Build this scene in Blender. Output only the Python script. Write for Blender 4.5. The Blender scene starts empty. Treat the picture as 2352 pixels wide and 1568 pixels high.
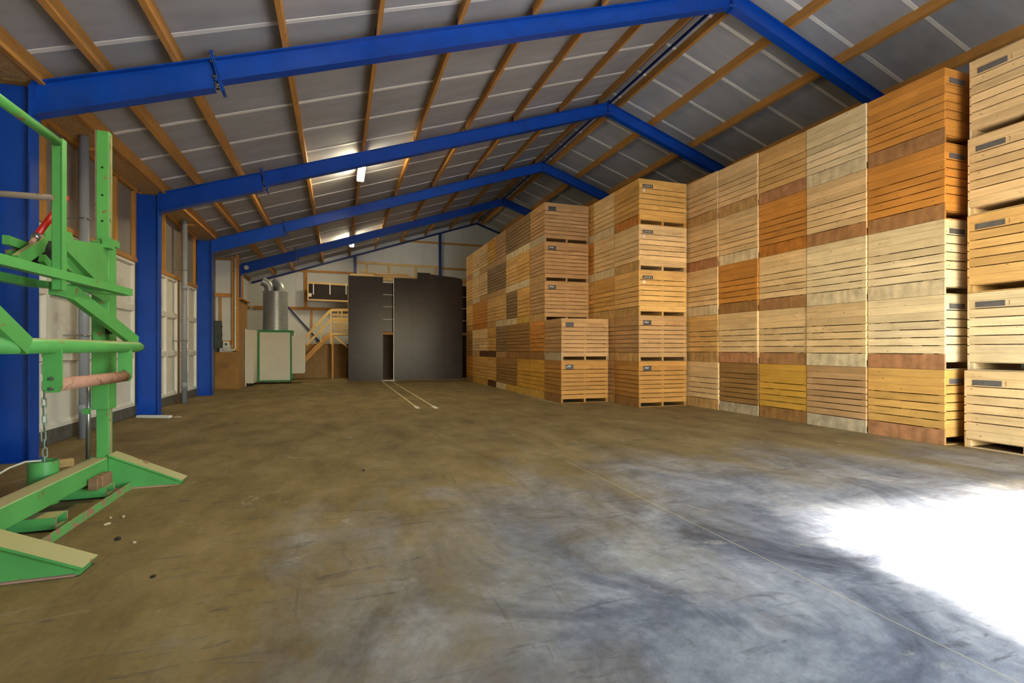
import bpy, bmesh, math, random
from mathutils import Vector, Matrix

random.seed(7)
S = bpy.context.scene
COL = S.collection
R = math.radians

# ------------------------------------------------------------------ camera
FPX, YAW, HZ, EYE = 1169.0, 0.3293, 801.1, 1.5326     # focal length in px of 2352, yaw, horizon row, eye height
CA, SA = math.cos(YAW), math.sin(YAW)
cam_d = bpy.data.cameras.new('camera')
cam_d.sensor_width = 36.0
cam_d.lens = 36.0 * FPX / 2352.0
cam_d.shift_y = (HZ - 784.0) / 2352.0
cam_d.clip_start = 0.05
cam_d.clip_end = 300
cam = bpy.data.objects.new('camera', cam_d)
cam.location = (0, 0, EYE)
cam.rotation_euler = (R(90), 0, -YAW)
COL.objects.link(cam)
S.camera = cam

# ------------------------------------------------------------------ light
S.view_settings.view_transform = 'Standard'
S.view_settings.look = 'None'
S.view_settings.gamma = 1.0
S.view_settings.use_curve_mapping = False
S.view_settings.exposure = 1.55

world = bpy.data.worlds.new('sky')
S.world = world
world.use_nodes = True
wn = world.node_tree
wn.nodes.clear()
wo = wn.nodes.new('ShaderNodeOutputWorld')
wb = wn.nodes.new('ShaderNodeBackground')
ws = wn.nodes.new('ShaderNodeTexSky')
ws.sky_type = 'NISHITA'
ws.sun_disc = False
ws.sun_elevation = R(39)
ws.sun_rotation = R(192)
ws.air_density = 1.3
ws.dust_density = 0.4
wb.inputs['Strength'].default_value = 1.0
wn.links.new(ws.outputs[0], wb.inputs[0])
wn.links.new(wb.outputs[0], wo.inputs[0])

sun_d = bpy.data.lights.new('sun', 'SUN')
sun_d.energy = 22.0
sun_d.angle = R(5.0)
sun_d.color = (1.0, 0.95, 0.88)
sun = bpy.data.objects.new('sun', sun_d)
sdir = Vector((0.21 * math.cos(R(39.4)), 0.977 * math.cos(R(39.4)), -math.sin(R(39.4))))
sun.rotation_euler = sdir.to_track_quat('-Z', 'Y').to_euler()
sun.location = (2, -12, 12)
COL.objects.link(sun)

# ------------------------------------------------------------------ dimensions
XR, ZR = 7.9, 9.13                  # ridge
SL = 0.334                          # roof slope
XL, XRR = -4.45, 2 * 7.9 + 4.45     # inner faces of the side walls
Y0, Y1 = -1.9, 29.8                 # inner faces of the gables
FRAMES = [3.45, 8.75, 13.95, 19.25, 24.45]
DOOR = (2.7, 8.3, 4.6)              # open gate in the gable behind the camera


def rt(x):                          # top line of the rafters
    return ZR - SL * abs(x - XR)


def on_floor(x, y, z=0.0):
    u = (x - 1176) / FPX
    v = -(y - HZ) / FPX
    t = (z - EYE) / v
    return Vector(((u * CA + SA) * t, (CA - u * SA) * t, z))


def on_x(x, y, X):
    u = (x - 1176) / FPX
    v = -(y - HZ) / FPX
    t = X / (u * CA + SA)
    return Vector((X, (CA - u * SA) * t, EYE + v * t))


def on_y(x, y, Y):
    u = (x - 1176) / FPX
    v = -(y - HZ) / FPX
    t = Y / (CA - u * SA)
    return Vector(((u * CA + SA) * t, Y, EYE + v * t))


# ------------------------------------------------------------------ materials
def lin(c):
    return tuple(((v / 255) / 12.92 if v / 255 <= 0.04045 else ((v / 255 + 0.055) / 1.055) ** 2.4) for v in c)


MATS = {}


class NT:
    def __init__(self, name):
        self.m = bpy.data.materials.new(name)
        self.m.use_nodes = True
        self.t = self.m.node_tree
        self.b = self.t.nodes['Principled BSDF']
        MATS[name] = self.m

    def n(self, typ, **kw):
        nd = self.t.nodes.new(typ)
        for k, v in kw.items():
            if k in nd.inputs:
                nd.inputs[k].default_value = v
            else:
                setattr(nd, k, v)
        return nd

    def l(self, a, b):
        self.t.links.new(a, b)

    def mix(self, fac, a, b, mode='MIX'):
        nd = self.t.nodes.new('ShaderNodeMix')
        nd.data_type = 'RGBA'
        nd.blend_type = mode
        for s, v in ((0, fac), (6, a), (7, b)):
            if hasattr(v, 'is_linked'):
                self.l(v, nd.inputs[s])
            elif s == 0:
                nd.inputs[0].default_value = v
            else:
                nd.inputs[s].default_value = (*v, 1)
        return nd.outputs[2]

    def ramp(self, val, stops):
        nd = self.t.nodes.new('ShaderNodeValToRGB')
        cr = nd.color_ramp
        while len(cr.elements) < len(stops):
            cr.elements.new(0.5)
        for e, (p, c) in zip(cr.elements, stops):
            e.position = p
            e.color = (*c, 1) if len(c) == 3 else c
        self.l(val, nd.inputs[0])
        return nd.outputs[0]

    def noise(self, vec, scale, detail=4, rough=0.55, dist=0.0):
        nd = self.n('ShaderNodeTexNoise')
        nd.inputs['Scale'].default_value = scale
        nd.inputs['Detail'].default_value = detail
        nd.inputs['Roughness'].default_value = rough
        nd.inputs['Distortion'].default_value = dist
        if vec is not None:
            self.l(vec, nd.inputs['Vector'])
        return nd.outputs['Fac']

    def mapped(self, vec, scale=(1, 1, 1), rot=(0, 0, 0)):
        nd = self.n('ShaderNodeMapping')
        nd.inputs['Scale'].default_value = scale
        nd.inputs['Rotation'].default_value = rot
        self.l(vec, nd.inputs['Vector'])
        return nd.outputs[0]

    def bump(self, h, strength=0.2, dist=0.01):
        nd = self.n('ShaderNodeBump')
        nd.inputs['Strength'].default_value = strength
        nd.inputs['Distance'].default_value = dist
        self.l(h, nd.inputs['Height'])
        self.l(nd.outputs[0], self.b.inputs['Normal'])

    def objvec(self):
        """object coordinates, shifted for each object so that alike pieces differ"""
        tc = self.n('ShaderNodeTexCoord')
        oi = self.n('ShaderNodeObjectInfo')
        mu = self.n('ShaderNodeMath', operation='MULTIPLY')
        mu.inputs[1].default_value = 37.0
        self.l(oi.outputs['Random'], mu.inputs[0])
        ad = self.n('ShaderNodeVectorMath', operation='ADD')
        self.l(tc.outputs['Object'], ad.inputs[0])
        self.l(mu.outputs[0], ad.inputs[1])
        return ad.outputs[0], oi

    def set(self, rough=None, metal=None, spec=None):
        if rough is not None:
            self.b.inputs['Roughness'].default_value = rough
        if metal is not None:
            self.b.inputs['Metallic'].default_value = metal
        if spec is not None:
            self.b.inputs['Specular IOR Level'].default_value = spec
        return self


def simple(name, c, rough=0.6, metal=0.0, var=0.12, scale=6.0, dirt=None, dirt_amt=0.0):
    k = NT(name).set(rough, metal)
    v, oi = k.objvec()
    f = k.noise(v, scale, 5)
    base = lin(c)
    dark = tuple(max(0, x * (1 - var)) for x in base)
    light = tuple(min(1, x * (1 + var)) for x in base)
    col = k.ramp(f, [(0.3, dark), (0.7, light)])
    if dirt:
        f2 = k.noise(v, scale * 0.35, 8, 0.65)
        m = k.ramp(f2, [(0.62 - dirt_amt, (0, 0, 0)), (0.80 - dirt_amt, (1, 1, 1))])
        col = k.mix(m, col, lin(dirt))
    k.l(col, k.b.inputs['Base Color'])
    return k


def wood(name, colour=None, grain=1.0, knots=True, rough=0.65, spread=0.18):
    """boards run along local X; colour None = the object's own colour"""
    k = NT(name).set(rough, spec=0.3)
    v, oi = k.objvec()
    base = oi.outputs['Color'] if colour is None else None
    if base is None:
        rgb = k.n('ShaderNodeRGB')
        rgb.outputs[0].default_value = (*lin(colour), 1)
        base = rgb.outputs[0]
    g1 = k.noise(k.mapped(v, (1.2, 26, 26)), 1.0, 5, 0.6, 0.6)
    g2 = k.noise(k.mapped(v, (3.0, 110, 110)), 1.0, 3, 0.6)
    blot = k.noise(k.mapped(v, (1.5, 3, 3)), 1.0, 4)
    a = k.ramp(g1, [(0.3, (1 - spread * grain,) * 3), (0.7, (1 + spread * .5,) * 3)])
    b = k.ramp(g2, [(0.3, (1 - 0.10 * grain,) * 3), (0.7, (1.06,) * 3)])
    c = k.ramp(blot, [(0.35, (0.86, 0.83, 0.78)), (0.65, (1.06, 1.04, 1.02))])
    col = k.mix(1.0, base, a, 'MULTIPLY')
    col = k.mix(1.0, col, b, 'MULTIPLY')
    col = k.mix(1.0, col, c, 'MULTIPLY')
    # board to board difference
    rnd = k.ramp(oi.outputs['Random'], [(0.0, (0.88, 0.86, 0.82)), (0.5, (1, 1, 1)), (1.0, (1.07, 1.04, 1.0))])
    col = k.mix(1.0, col, rnd, 'MULTIPLY')
    if colour is None:
        st = k.noise(k.mapped(v, (2.2, 2.2, 2.2)), 1.0, 6, 0.7)
        sm = k.ramp(st, [(0.58, (0, 0, 0)), (0.78, (0.55, 0.55, 0.55))])
        col = k.mix(sm, col, k.mix(1.0, col, (0.55, 0.50, 0.45), 'MULTIPLY'))
    if knots:
        vo = k.n('ShaderNodeTexVoronoi')
        vo.inputs['Scale'].default_value = 1.0
        k.l(k.mapped(v, (4.5, 9, 9)), vo.inputs['Vector'])
        km = k.ramp(vo.outputs['Distance'], [(0.03, (1, 1, 1)), (0.12, (0, 0, 0))])
        col = k.mix(k.mix(1.0, km, (0.75, 0.75, 0.75), 'MULTIPLY'), col, lin((96, 58, 26)))
    k.l(col, k.b.inputs['Base Color'])
    k.bump(g2, 0.15, 0.004)
    return k


wood('crate_wood')
wood('timber', (194, 142, 76), 1.0, True, 0.6)
wood('pale_timber', (222, 190, 130), 1.0, True, 0.6)
wood('aged_timber', (150, 118, 88), 1.4, True, 0.8)


def plywood():
    k = NT('plywood').set(0.6, spec=0.3)
    v, oi = k.objvec()
    w = k.n('ShaderNodeTexWave')
    w.inputs['Scale'].default_value = 0.25
    w.inputs['Distortion'].default_value = 9.0
    w.inputs['Detail'].default_value = 4
    w.inputs['Detail Scale'].default_value = 1.6
    k.l(k.mapped(v, (6.0, 1.2, 1.2)), w.inputs['Vector'])
    g = k.ramp(w.outputs['Fac'], [(0.0, (0.88, 0.87, 0.86)), (0.5, (1, 1, 1)), (1.0, (1.08, 1.07, 1.05))])
    f = k.ramp(k.noise(v, 5.0, 6, 0.7), [(0.35, (0.72, 0.72, 0.72)), (0.65, (1.12, 1.12, 1.12))])
    col = k.mix(1.0, oi.outputs['Color'], g, 'MULTIPLY')
    col = k.mix(1.0, col, f, 'MULTIPLY')
    k.l(col, k.b.inputs['Base Color'])


plywood()


def painted(name, c, rough, chip, chip_col, scale=7.0, dust=None, dust_amt=0.3):
    k = NT(name).set(rough)
    v, oi = k.objvec()
    base = lin(c)
    f = k.noise(v, 3.0, 4)
    col = k.ramp(f, [(0.3, tuple(x * 0.86 for x in base)), (0.7, tuple(min(1, x * 1.1) for x in base))])
    if dust:
        ge = k.n('ShaderNodeNewGeometry')
        sp = k.n('ShaderNodeSeparateXYZ')
        k.l(ge.outputs['Normal'], sp.inputs[0])
        up = k.ramp(sp.outputs['Z'], [(0.55, (0, 0, 0)), (0.95, (dust_amt,) * 3)])
        col = k.mix(up, col, lin(dust))
    f2 = k.noise(k.mapped(v, (1, 1, 1)), scale, 9, 0.7)
    m = k.ramp(f2, [(chip, (0, 0, 0)), (chip + 0.03, (1, 1, 1))])
    col = k.mix(m, col, lin(chip_col))
    k.l(col, k.b.inputs['Base Color'])
    return k


painted('blue_paint', (6, 70, 172), 0.36, 0.80, (120, 130, 160))
painted('dark_blue_paint', (12, 36, 96), 0.45, 0.85, (60, 60, 70))
painted('green_paint', (86, 160, 82), 0.42, 0.63, (140, 92, 66), 5.0, (182, 164, 116), 0.9)
painted('green_worn', (96, 160, 84), 0.6, 0.50, (158, 112, 92), 6.0, (170, 156, 112), 0.8)
painted('machine_rust', (176, 132, 112), 0.75, 0.56, (132, 96, 66), 12.0)
painted('rod_rust', (118, 104, 90), 0.7, 0.55, (96, 76, 60), 12.0)
painted('red_paint', (196, 30, 22), 0.4, 0.85, (120, 40, 30))
painted('trim_green', (20, 120, 60), 0.5, 0.9, (60, 80, 60))
simple('osb', (190, 152, 98), 0.75, 0, 0.28, 26.0, (146, 110, 66), 0.06)
simple('brown_board', (146, 104, 44), 0.55, 0, 0.14, 3.0, (112, 78, 34), 0.05)
simple('grey_panel', (132, 126, 118), 0.55, 0, 0.06, 2.5)
simple('white_panel', (208, 205, 196), 0.6, 0, 0.05, 3.0, (150, 140, 118), 0.02)
simple('white_sheet', (205, 206, 204), 0.55, 0, 0.04, 2.0, (170, 165, 150), -0.02)
simple('white_plastic', (220, 220, 214), 0.4, 0, 0.03, 4.0)
simple('cream_panel', (200, 194, 178), 0.5, 0, 0.03, 3.0)
simple('concrete_kerb', (84, 80, 74), 0.85, 0, 0.3, 9.0, (150, 146, 138), 0.0)
simple('pvc_grey', (138, 142, 150), 0.4, 0, 0.08, 3.0, (112, 108, 100), 0.0)
simple('galvanised', (152, 156, 158), 0.42, 0.45, 0.08, 9.0)
simple('steel', (150, 150, 146), 0.35, 0.9, 0.12, 20.0)
simple('chain_steel', (140, 156, 140), 0.55, 0.3, 0.2, 20.0)
simple('black_film', (54, 46, 45), 0.27, 0, 0.12, 1.2).set(spec=0.12)
simple('black_rubber', (20, 20, 20), 0.7)
simple('dark_brown', (54, 36, 20), 0.7)
simple('label_grey', (92, 86, 82), 0.45, 0, 0.25, 14.0)
simple('label_dark', (58, 56, 58), 0.45, 0, 0.15, 14.0)
simple('stencil', (126, 70, 34), 0.8)
simple('chalk_white', (222, 220, 212), 0.8)
simple('cabinet_dark', (58, 66, 62), 0.5, 0, 0.2, 6.0)
simple('floor_paint', (206, 192, 150), 0.7, 0, 0.1, 8.0, (150, 130, 90), 0.04)
simple('debris', (170, 150, 118), 0.9, 0, 0.3, 30.0)
simple('soil', (44, 34, 22), 0.95, 0, 0.3, 30.0)
simple('rope', (206, 198, 176), 0.85)
simple('joint_white', (232, 230, 226), 0.5, 0, 0.03, 2.0)


def roof_panel_mat():
    k = NT('roof_foil').set(0.7, 0.0, spec=0.25)
    v, oi = k.objvec()
    f = k.noise(k.mapped(v, (0.5, 3.0, 3.0)), 1.0, 5)
    base = lin((166, 166, 172))
    col = k.ramp(f, [(0.3, tuple(x * 0.88 for x in base)), (0.7, tuple(x * 1.1 for x in base))])
    k.l(col, k.b.inputs['Base Color'])
    f2 = k.noise(k.mapped(v, (0.3, 18.0, 18.0)), 1.0, 2)
    k.bump(f2, 0.08, 0.01)


roof_panel_mat()


def floor_mat():
    k = NT('floor_concrete')
    tc = k.n('ShaderNodeTexCoord')
    v = tc.outputs['Object']
    # slab: worn grey concrete with darker scuffs
    big = k.noise(k.mapped(v, (1.0, 0.7, 1), (0, 0, 0.4)), 1.1, 10, 0.70, 0.9)
    fine = k.noise(v, 9.0, 8, 0.7)
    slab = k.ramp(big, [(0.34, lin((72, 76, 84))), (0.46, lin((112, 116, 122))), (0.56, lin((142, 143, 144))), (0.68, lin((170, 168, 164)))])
    slab = k.mix(1.0, slab, k.ramp(fine, [(0.32, (0.70, 0.70, 0.72)), (0.66, (1.12, 1.12, 1.11))]), 'MULTIPLY')
    # brown soil dust, thick away from the swept gateway
    sx = k.n('ShaderNodeSeparateXYZ')
    k.l(v, sx.inputs[0])
    def mth(op, a, b):
        nd = k.n('ShaderNodeMath', operation=op)
        for i, q in enumerate((a, b)):
            if hasattr(q, 'is_linked'):
                k.l(q, nd.inputs[i])
            else:
                nd.inputs[i].default_value = q
        return nd.outputs[0]
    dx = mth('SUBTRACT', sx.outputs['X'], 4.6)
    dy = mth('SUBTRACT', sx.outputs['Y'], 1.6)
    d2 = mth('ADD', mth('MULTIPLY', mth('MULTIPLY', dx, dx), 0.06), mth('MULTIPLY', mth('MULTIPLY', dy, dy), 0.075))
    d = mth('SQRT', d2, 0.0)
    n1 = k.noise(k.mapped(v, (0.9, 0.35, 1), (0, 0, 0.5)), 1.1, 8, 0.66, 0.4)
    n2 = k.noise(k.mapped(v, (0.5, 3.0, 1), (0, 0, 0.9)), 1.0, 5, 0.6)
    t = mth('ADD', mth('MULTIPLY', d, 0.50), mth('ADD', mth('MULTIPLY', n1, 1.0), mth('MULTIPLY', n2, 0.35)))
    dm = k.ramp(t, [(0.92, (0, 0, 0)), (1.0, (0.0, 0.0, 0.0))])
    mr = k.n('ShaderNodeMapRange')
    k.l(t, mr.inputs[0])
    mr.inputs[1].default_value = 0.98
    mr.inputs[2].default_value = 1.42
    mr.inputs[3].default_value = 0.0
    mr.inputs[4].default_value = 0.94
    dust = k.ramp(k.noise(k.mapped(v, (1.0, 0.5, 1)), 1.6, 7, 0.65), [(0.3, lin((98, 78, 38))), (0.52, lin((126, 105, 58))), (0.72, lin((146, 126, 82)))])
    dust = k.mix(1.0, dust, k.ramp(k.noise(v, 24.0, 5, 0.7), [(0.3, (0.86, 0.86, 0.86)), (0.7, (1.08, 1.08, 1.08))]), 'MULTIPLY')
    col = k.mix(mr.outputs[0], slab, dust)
    # tyre and pallet scuffs
    sc = k.noise(k.mapped(v, (0.8, 4.5, 1), (0, 0, 0.35)), 1.5, 9, 0.72, 1.6)
    sm = k.ramp(sc, [(0.57, (0, 0, 0)), (0.66, (0.62, 0.62, 0.62))])
    col = k.mix(sm, col, lin((66, 66, 70)))
    s2 = k.noise(k.mapped(v, (5.0, 0.7, 1), (0, 0, -0.25)), 1.2, 8, 0.72, 1.0)
    col = k.mix(k.ramp(s2, [(0.60, (0, 0, 0)), (0.68, (0.5, 0.5, 0.5))]), col, lin((84, 78, 66)))
    s3 = k.noise(v, 1.7, 9, 0.75, 0.8)
    col = k.mix(k.ramp(s3, [(0.60, (0, 0, 0)), (0.66, (0.4, 0.4, 0.4))]), col, lin((176, 166, 142)))
    # hairline scratches
    vo = k.n('ShaderNodeTexVoronoi', feature='DISTANCE_TO_EDGE')
    vo.inputs['Scale'].default_value = 0.55
    ad = k.n('ShaderNodeVectorMath', operation='ADD')
    nz = k.n('ShaderNodeTexNoise')
    nz.inputs['Scale'].default_value = 2.0
    k.l(v, nz.inputs['Vector'])
    k.l(k.mapped(v, (1.0, 3.0, 1), (0, 0, 0.6)), ad.inputs[0])
    k.l(nz.outputs['Color'], ad.inputs[1])
    k.l(ad.outputs[0], vo.inputs['Vector'])
    part = k.ramp(k.noise(v, 1.3, 3), [(0.60, (0, 0, 0)), (0.70, (0.45, 0.45, 0.45))])
    hair = k.mix(1.0, k.ramp(vo.outputs['Distance'], [(0.002, (1, 1, 1)), (0.007, (0, 0, 0))]), part, 'MULTIPLY')
    col = k.mix(hair, col, lin((58, 58, 62)))
    k.l(col, k.b.inputs['Base Color'])
    rr = k.n('ShaderNodeMapRange')
    k.l(mr.outputs[0], rr.inputs[0])
    rr.inputs[3].default_value = 0.5
    rr.inputs[4].default_value = 0.85
    k.l(rr.outputs[0], k.b.inputs['Roughness'])
    k.b.inputs['Specular IOR Level'].default_value = 0.3
    k.bump(fine, 0.12, 0.01)


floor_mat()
k = NT('lamp_glow')
k.b.inputs['Base Color'].default_value = (1, 1, 1, 1)
k.b.inputs['Emission Color'].default_value = (1.0, 0.86, 0.54, 1)
k.b.inputs['Emission Strength'].default_value = 62.0

# ------------------------------------------------------------------ geometry helpers
MESH = {}


def link(name, me, mat, parent=None, loc=(0, 0, 0), rot=(0, 0, 0), color=None):
    o = bpy.data.objects.new(name, me)
    COL.objects.link(o)
    if mat and not me.materials:
        me.materials.append(MATS[mat])
    o.location = loc
    o.rotation_euler = rot
    if parent:
        o.parent = parent
    if color:
        o.color = (*color, 1)
    return o


def pydata(name, verts, faces, mat, parent=None, smooth=False, **kw):
    me = bpy.data.meshes.new(name)
    me.from_pydata([tuple(v) for v in verts], [], faces)
    bm = bmesh.new()
    bm.from_mesh(me)
    bmesh.ops.recalc_face_normals(bm, faces=bm.faces)
    bm.to_mesh(me)
    bm.free()
    if smooth:
        for p in me.polygons:
            p.use_smooth = True
    return link(name, me, mat, parent, **kw)


def box_mesh(sx, sy, sz, mat, bev=0.0):
    key = ('b', round(sx, 4), round(sy, 4), round(sz, 4), mat, bev)
    if key in MESH:
        return MESH[key]
    me = bpy.data.meshes.new('board')
    bm = bmesh.new()
    bmesh.ops.create_cube(bm, size=1.0)
    for v in bm.verts:
        v.co = Vector((v.co.x * sx, v.co.y * sy, v.co.z * sz))
    if bev:
        bmesh.ops.bevel(bm, geom=list(bm.edges), offset=bev, segments=1, affect='EDGES')
    bm.to_mesh(me)
    bm.free()
    me.materials.append(MATS[mat])
    MESH[key] = me
    return me


def box(name, lo, hi, mat, parent=None, bev=0.0, color=None):
    lo, hi = Vector(lo), Vector(hi)
    s = hi - lo
    off = Vector(parent['o']) if parent and 'o' in parent else Vector((0, 0, 0))
    return link(name, box_mesh(s.x, s.y, s.z, mat, bev), mat, parent, (lo + hi) / 2 - off, color=color)


def ex(poly, d0, d1, axis):
    """prism: polygon in the two other axes extruded along axis 'x','y','z'"""
    n = len(poly)
    def pt(a, b, c):
        return {'x': (c, a, b), 'y': (a, c, b), 'z': (a, b, c)}[axis]
    vs = [pt(a, b, d0) for a, b in poly] + [pt(a, b, d1) for a, b in poly]
    fs = [tuple(range(n)), tuple(range(2 * n - 1, n - 1, -1))] + [(i, (i + 1) % n, n + (i + 1) % n, n + i) for i in range(n)]
    return vs, fs


def prism(name, poly, d0, d1, axis, mat, parent=None, **kw):
    vs, fs = ex(poly, d0, d1, axis)
    return pydata(name, vs, fs, mat, parent, **kw)


def bar(name, p0, p1, w, h, mat, parent=None, up=(0, 0, 1), color=None, bev=0.0):
    """box from p0 to p1; w across, h along 'up'; local X runs along it"""
    p0, p1 = Vector(p0), Vector(p1)
    d = p1 - p0
    x = d.normalized()
    z = Vector(up)
    y = z.cross(x)
    if y.length < 1e-5:
        y = Vector((0, 1, 0)).cross(x)
        if y.length < 1e-5:
            y = Vector((1, 0, 0)).cross(x)
    y.normalize()
    z = x.cross(y)
    m = Matrix((x, y, z)).transposed()
    me = box_mesh(d.length, w, h, mat, bev)
    o = link(name, me, mat, parent, (p0 + p1) / 2, m.to_euler(), color)
    return o


def tube(name, pts, r, mat, parent=None, seg=16, cap=True, closed=False):
    """swept round tube along a polyline"""
    pts = [Vector(p) for p in pts]
    n = len(pts)
    vs, fs = [], []
    prev = None
    for i, p in enumerate(pts):
        if closed:
            t = (pts[(i + 1) % n] - pts[i - 1]).normalized()
        else:
            t = ((pts[min(i + 1, n - 1)] - pts[max(i - 1, 0)])).normalized()
        if prev is None:
            a = Vector((0, 0, 1)) if abs(t.z) < 0.9 else Vector((1, 0, 0))
            u = t.cross(a).normalized()
        else:
            u = (prev - t * prev.dot(t)).normalized()
        prev = u
        w = t.cross(u)
        rr = r[i] if isinstance(r, (list, tuple)) else r
        for k in range(seg):
            a = 2 * math.pi * k / seg
            vs.append(p + (u * math.cos(a) + w * math.sin(a)) * rr)
    for i in range(n if closed else n - 1):
        j = (i + 1) % n
        for k in range(seg):
            fs.append((i * seg + k, i * seg + (k + 1) % seg, j * seg + (k + 1) % seg, j * seg + k))
    if cap and not closed:
        fs.append(tuple(range(seg)))
        fs.append(tuple(range((n - 1) * seg, n * seg)))
    o = pydata(name, vs, fs, mat, parent)
    for p in o.data.polygons:
        p.use_smooth = len(p.vertices) == 4
    return o


def lathe(name, prof, c, mat, parent=None, seg=32):
    vs, fs = [], []
    n = len(prof)
    for k in range(seg):
        a = 2 * math.pi * k / seg
        for r, z in prof:
            vs.append((c[0] + r * math.cos(a), c[1] + r * math.sin(a), c[2] + z))
    for k in range(seg):
        j = (k + 1) % seg
        for i in range(n - 1):
            fs.append((k * n + i, j * n + i, j * n + i + 1, k * n + i + 1))
    o = pydata(name, vs, fs, mat, parent)
    for p in o.data.polygons:
        p.use_smooth = True
    o.data.set_sharp_from_angle(angle=R(25))
    return o


def thing(name, label, cat, loc=(0, 0, 0), rz=0.0, group=None):
    o = bpy.data.objects.new(name, None)
    COL.objects.link(o)
    o.empty_display_size = 0.2
    o.location = loc
    o.rotation_euler = (0, 0, rz)
    o['label'] = label
    o['category'] = cat
    if group:
        o['group'] = group
    return o


def tag(o, label, cat, group=None):
    o['label'] = label
    o['category'] = cat
    if group:
        o['group'] = group
    return o


def struct(o, label=None):
    o['kind'] = 'structure'
    if o.type == 'MESH' and o.location.length > 0:      # keep the origin at the hall's origin
        o.data = o.data.copy()
        o.data.transform(Matrix.Translation(o.location))
        o.location = (0, 0, 0)
    if label:
        o['label'] = label
    return o


# ================================================================== THE SHELL
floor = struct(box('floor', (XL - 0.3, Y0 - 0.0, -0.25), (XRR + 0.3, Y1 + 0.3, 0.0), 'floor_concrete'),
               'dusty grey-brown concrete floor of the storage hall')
simple('yard_concrete', (176, 172, 162), 0.85, 0, 0.12, 1.0)
yard = struct(box('ground_yard_bounce', (-40, -60, -0.3), (60, Y0 - 0.001, -0.02), 'yard_concrete'), 'pale concrete yard outside the open gate')  # unseen ground, added pale so sunlight bounces up to the roof

# saw-cut joint in the slab
box('floor_joint', (2.953, 0.2, -0.0005), (2.957, 6.4, 0.0010), 'floor_paint', floor)


# --- roof: one sheet per 1.34 m on each slope, white joint strips between them
ZP = 0.21                                            # purlin height above rafter top
def sheared(name, xa, xb, ya, yb, dz0, dz1, mat, parent, **kw):
    vs = [(xa, ya, rt(xa) + dz0), (xb, ya, rt(xb) + dz0), (xb, yb, rt(xb) + dz0), (xa, yb, rt(xa) + dz0),
          (xa, ya, rt(xa) + dz1), (xb, ya, rt(xb) + dz1), (xb, yb, rt(xb) + dz1), (xa, yb, rt(xa) + dz1)]
    fs = [(0, 1, 2, 3), (7, 6, 5, 4), (0, 4, 5, 1), (1, 5, 6, 2), (2, 6, 7, 3), (3, 7, 4, 0)]
    return pydata(name, vs, fs, mat, parent, **kw)


dk = [(XL - 0.35, rt(XL - 0.35)), (XR, ZR), (XRR + 0.35, rt(XRR + 0.35))]
poly = [(x, z + ZP + 0.07) for x, z in dk] + [(x, z + ZP + 0.16) for x, z in reversed(dk)]
ceiling = struct(prism('ceiling', poly, Y0 - 0.25, Y1 + 0.25, 'y', 'grey_panel'), 'pitched roof underside of grey insulation panels on timber purlins')
PW = 1.335
yp = 9.68 - 9 * PW
k_ = 0
while yp < Y1 + 0.2:
    ya, yb = max(yp, Y0 - 0.2), min(yp + PW, Y1 + 0.2)
    if yb - ya > 0.1:
        for xa, xb in ((XL - 0.3, XR - 0.03), (XR + 0.03, XRR + 0.3)):
            sheared('roof_panel', xa, xb, ya + 0.012, yb - 0.012, ZP, ZP + 0.06, 'roof_foil', ceiling)
            if ya > Y0:
                sheared('joint_strip', xa, xb, ya - 0.042, ya + 0.042, ZP - 0.012, ZP, 'joint_white', ceiling)
    yp += PW

PUR_L = [-3.15, -2.25, -0.78, 0.63, 2.0, 3.4, 4.82, 6.26, 7.56]
PUR_R = [8.24, 9.45, 10.97, 12.55, 13.95, 15.4, 16.8, 18.2, 19.2]
for x in PUR_L + PUR_R:
    hx = 0.036
    o = sheared('purlin', x - hx, x + hx, Y0, Y1 - 0.02, 0.0, ZP - 0.001, 'timber', ceiling)
    # grain runs along the purlin: turn the mesh so that its length is local X
    o.data.transform(Matrix.Translation((-x, 0, -rt(x))))
    o.data.transform(Matrix.Rotation(R(-90), 4, 'Z'))
    o.location = (x, 0, rt(x))
    o.rotation_euler = (0, 0, R(90))
# heavier eave plate over the column heads
for x, y0_, y1_ in ((-3.86, Y0, 19.4), (XRR - 0.59, Y0, Y1)):
    bar('eave_plate', (x, y0_, 5.17 + 0.12), (x, y1_, 5.17 + 0.12), 0.07, 0.24, 'timber', ceiling)
sheared('ridge_dark_strip', XR - 0.30, XR - 0.04, Y0, Y1 - 0.02, ZP - 0.02, ZP - 0.002, 'dark_brown', ceiling)  # flat dark strip, its colour stands in for the shaded ridge channel
# steel ridge tie
bar('ridge_bar', (XR, Y0 + 0.1, ZR - 0.04), (XR, Y1 - 0.1, ZR - 0.04), 0.05, 0.05, 'dark_blue_paint', ceiling)

# --- side walls
wl = struct(box('wall_left', (XL - 0.16, Y0 - 0.2, 0), (XL, Y1 + 0.2, 5.62), 'grey_panel'), 'long left wall, white cassette panels below grey sheets')
wr = struct(box('wall_right', (XRR, Y0 - 0.2, 0), (XRR + 0.16, Y1 + 0.2, 5.62), 'grey_panel'), 'long right wall hidden behind the crates')

# concrete kerb, rail, studs, soffit of the left wall
bays = [(Y0, 3.35), (3.55, 8.62), (8.87, 13.85), (14.07, 19.15)]
for a, b in bays:
    box('kerb', (XL, a, 0), (XL + 0.07, b, 0.24), 'concrete_kerb', wl, 0.01)
    bar('wall_rail', (XL + 0.05, a, 3.56), (XL + 0.05, b, 3.56), 0.09, 0.10, 'timber', wl)
    box('soffit', (XL, a - 0.1, 5.20), (-3.9, b + 0.1, 5.225), 'osb', wl)
    bar('soffit_batten', (XL + 0.05, a, 5.16), (XL + 0.05, b, 5.16), 0.07, 0.08, 'timber', wl)


def stud(y, z0=3.61, z1=5.12, w=0.09, x=XL + 0.04):
    bar('stud', (x, y, z0), (x, y, z1), w, 0.07, 'timber', wl, up=(1, 0, 0))


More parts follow.
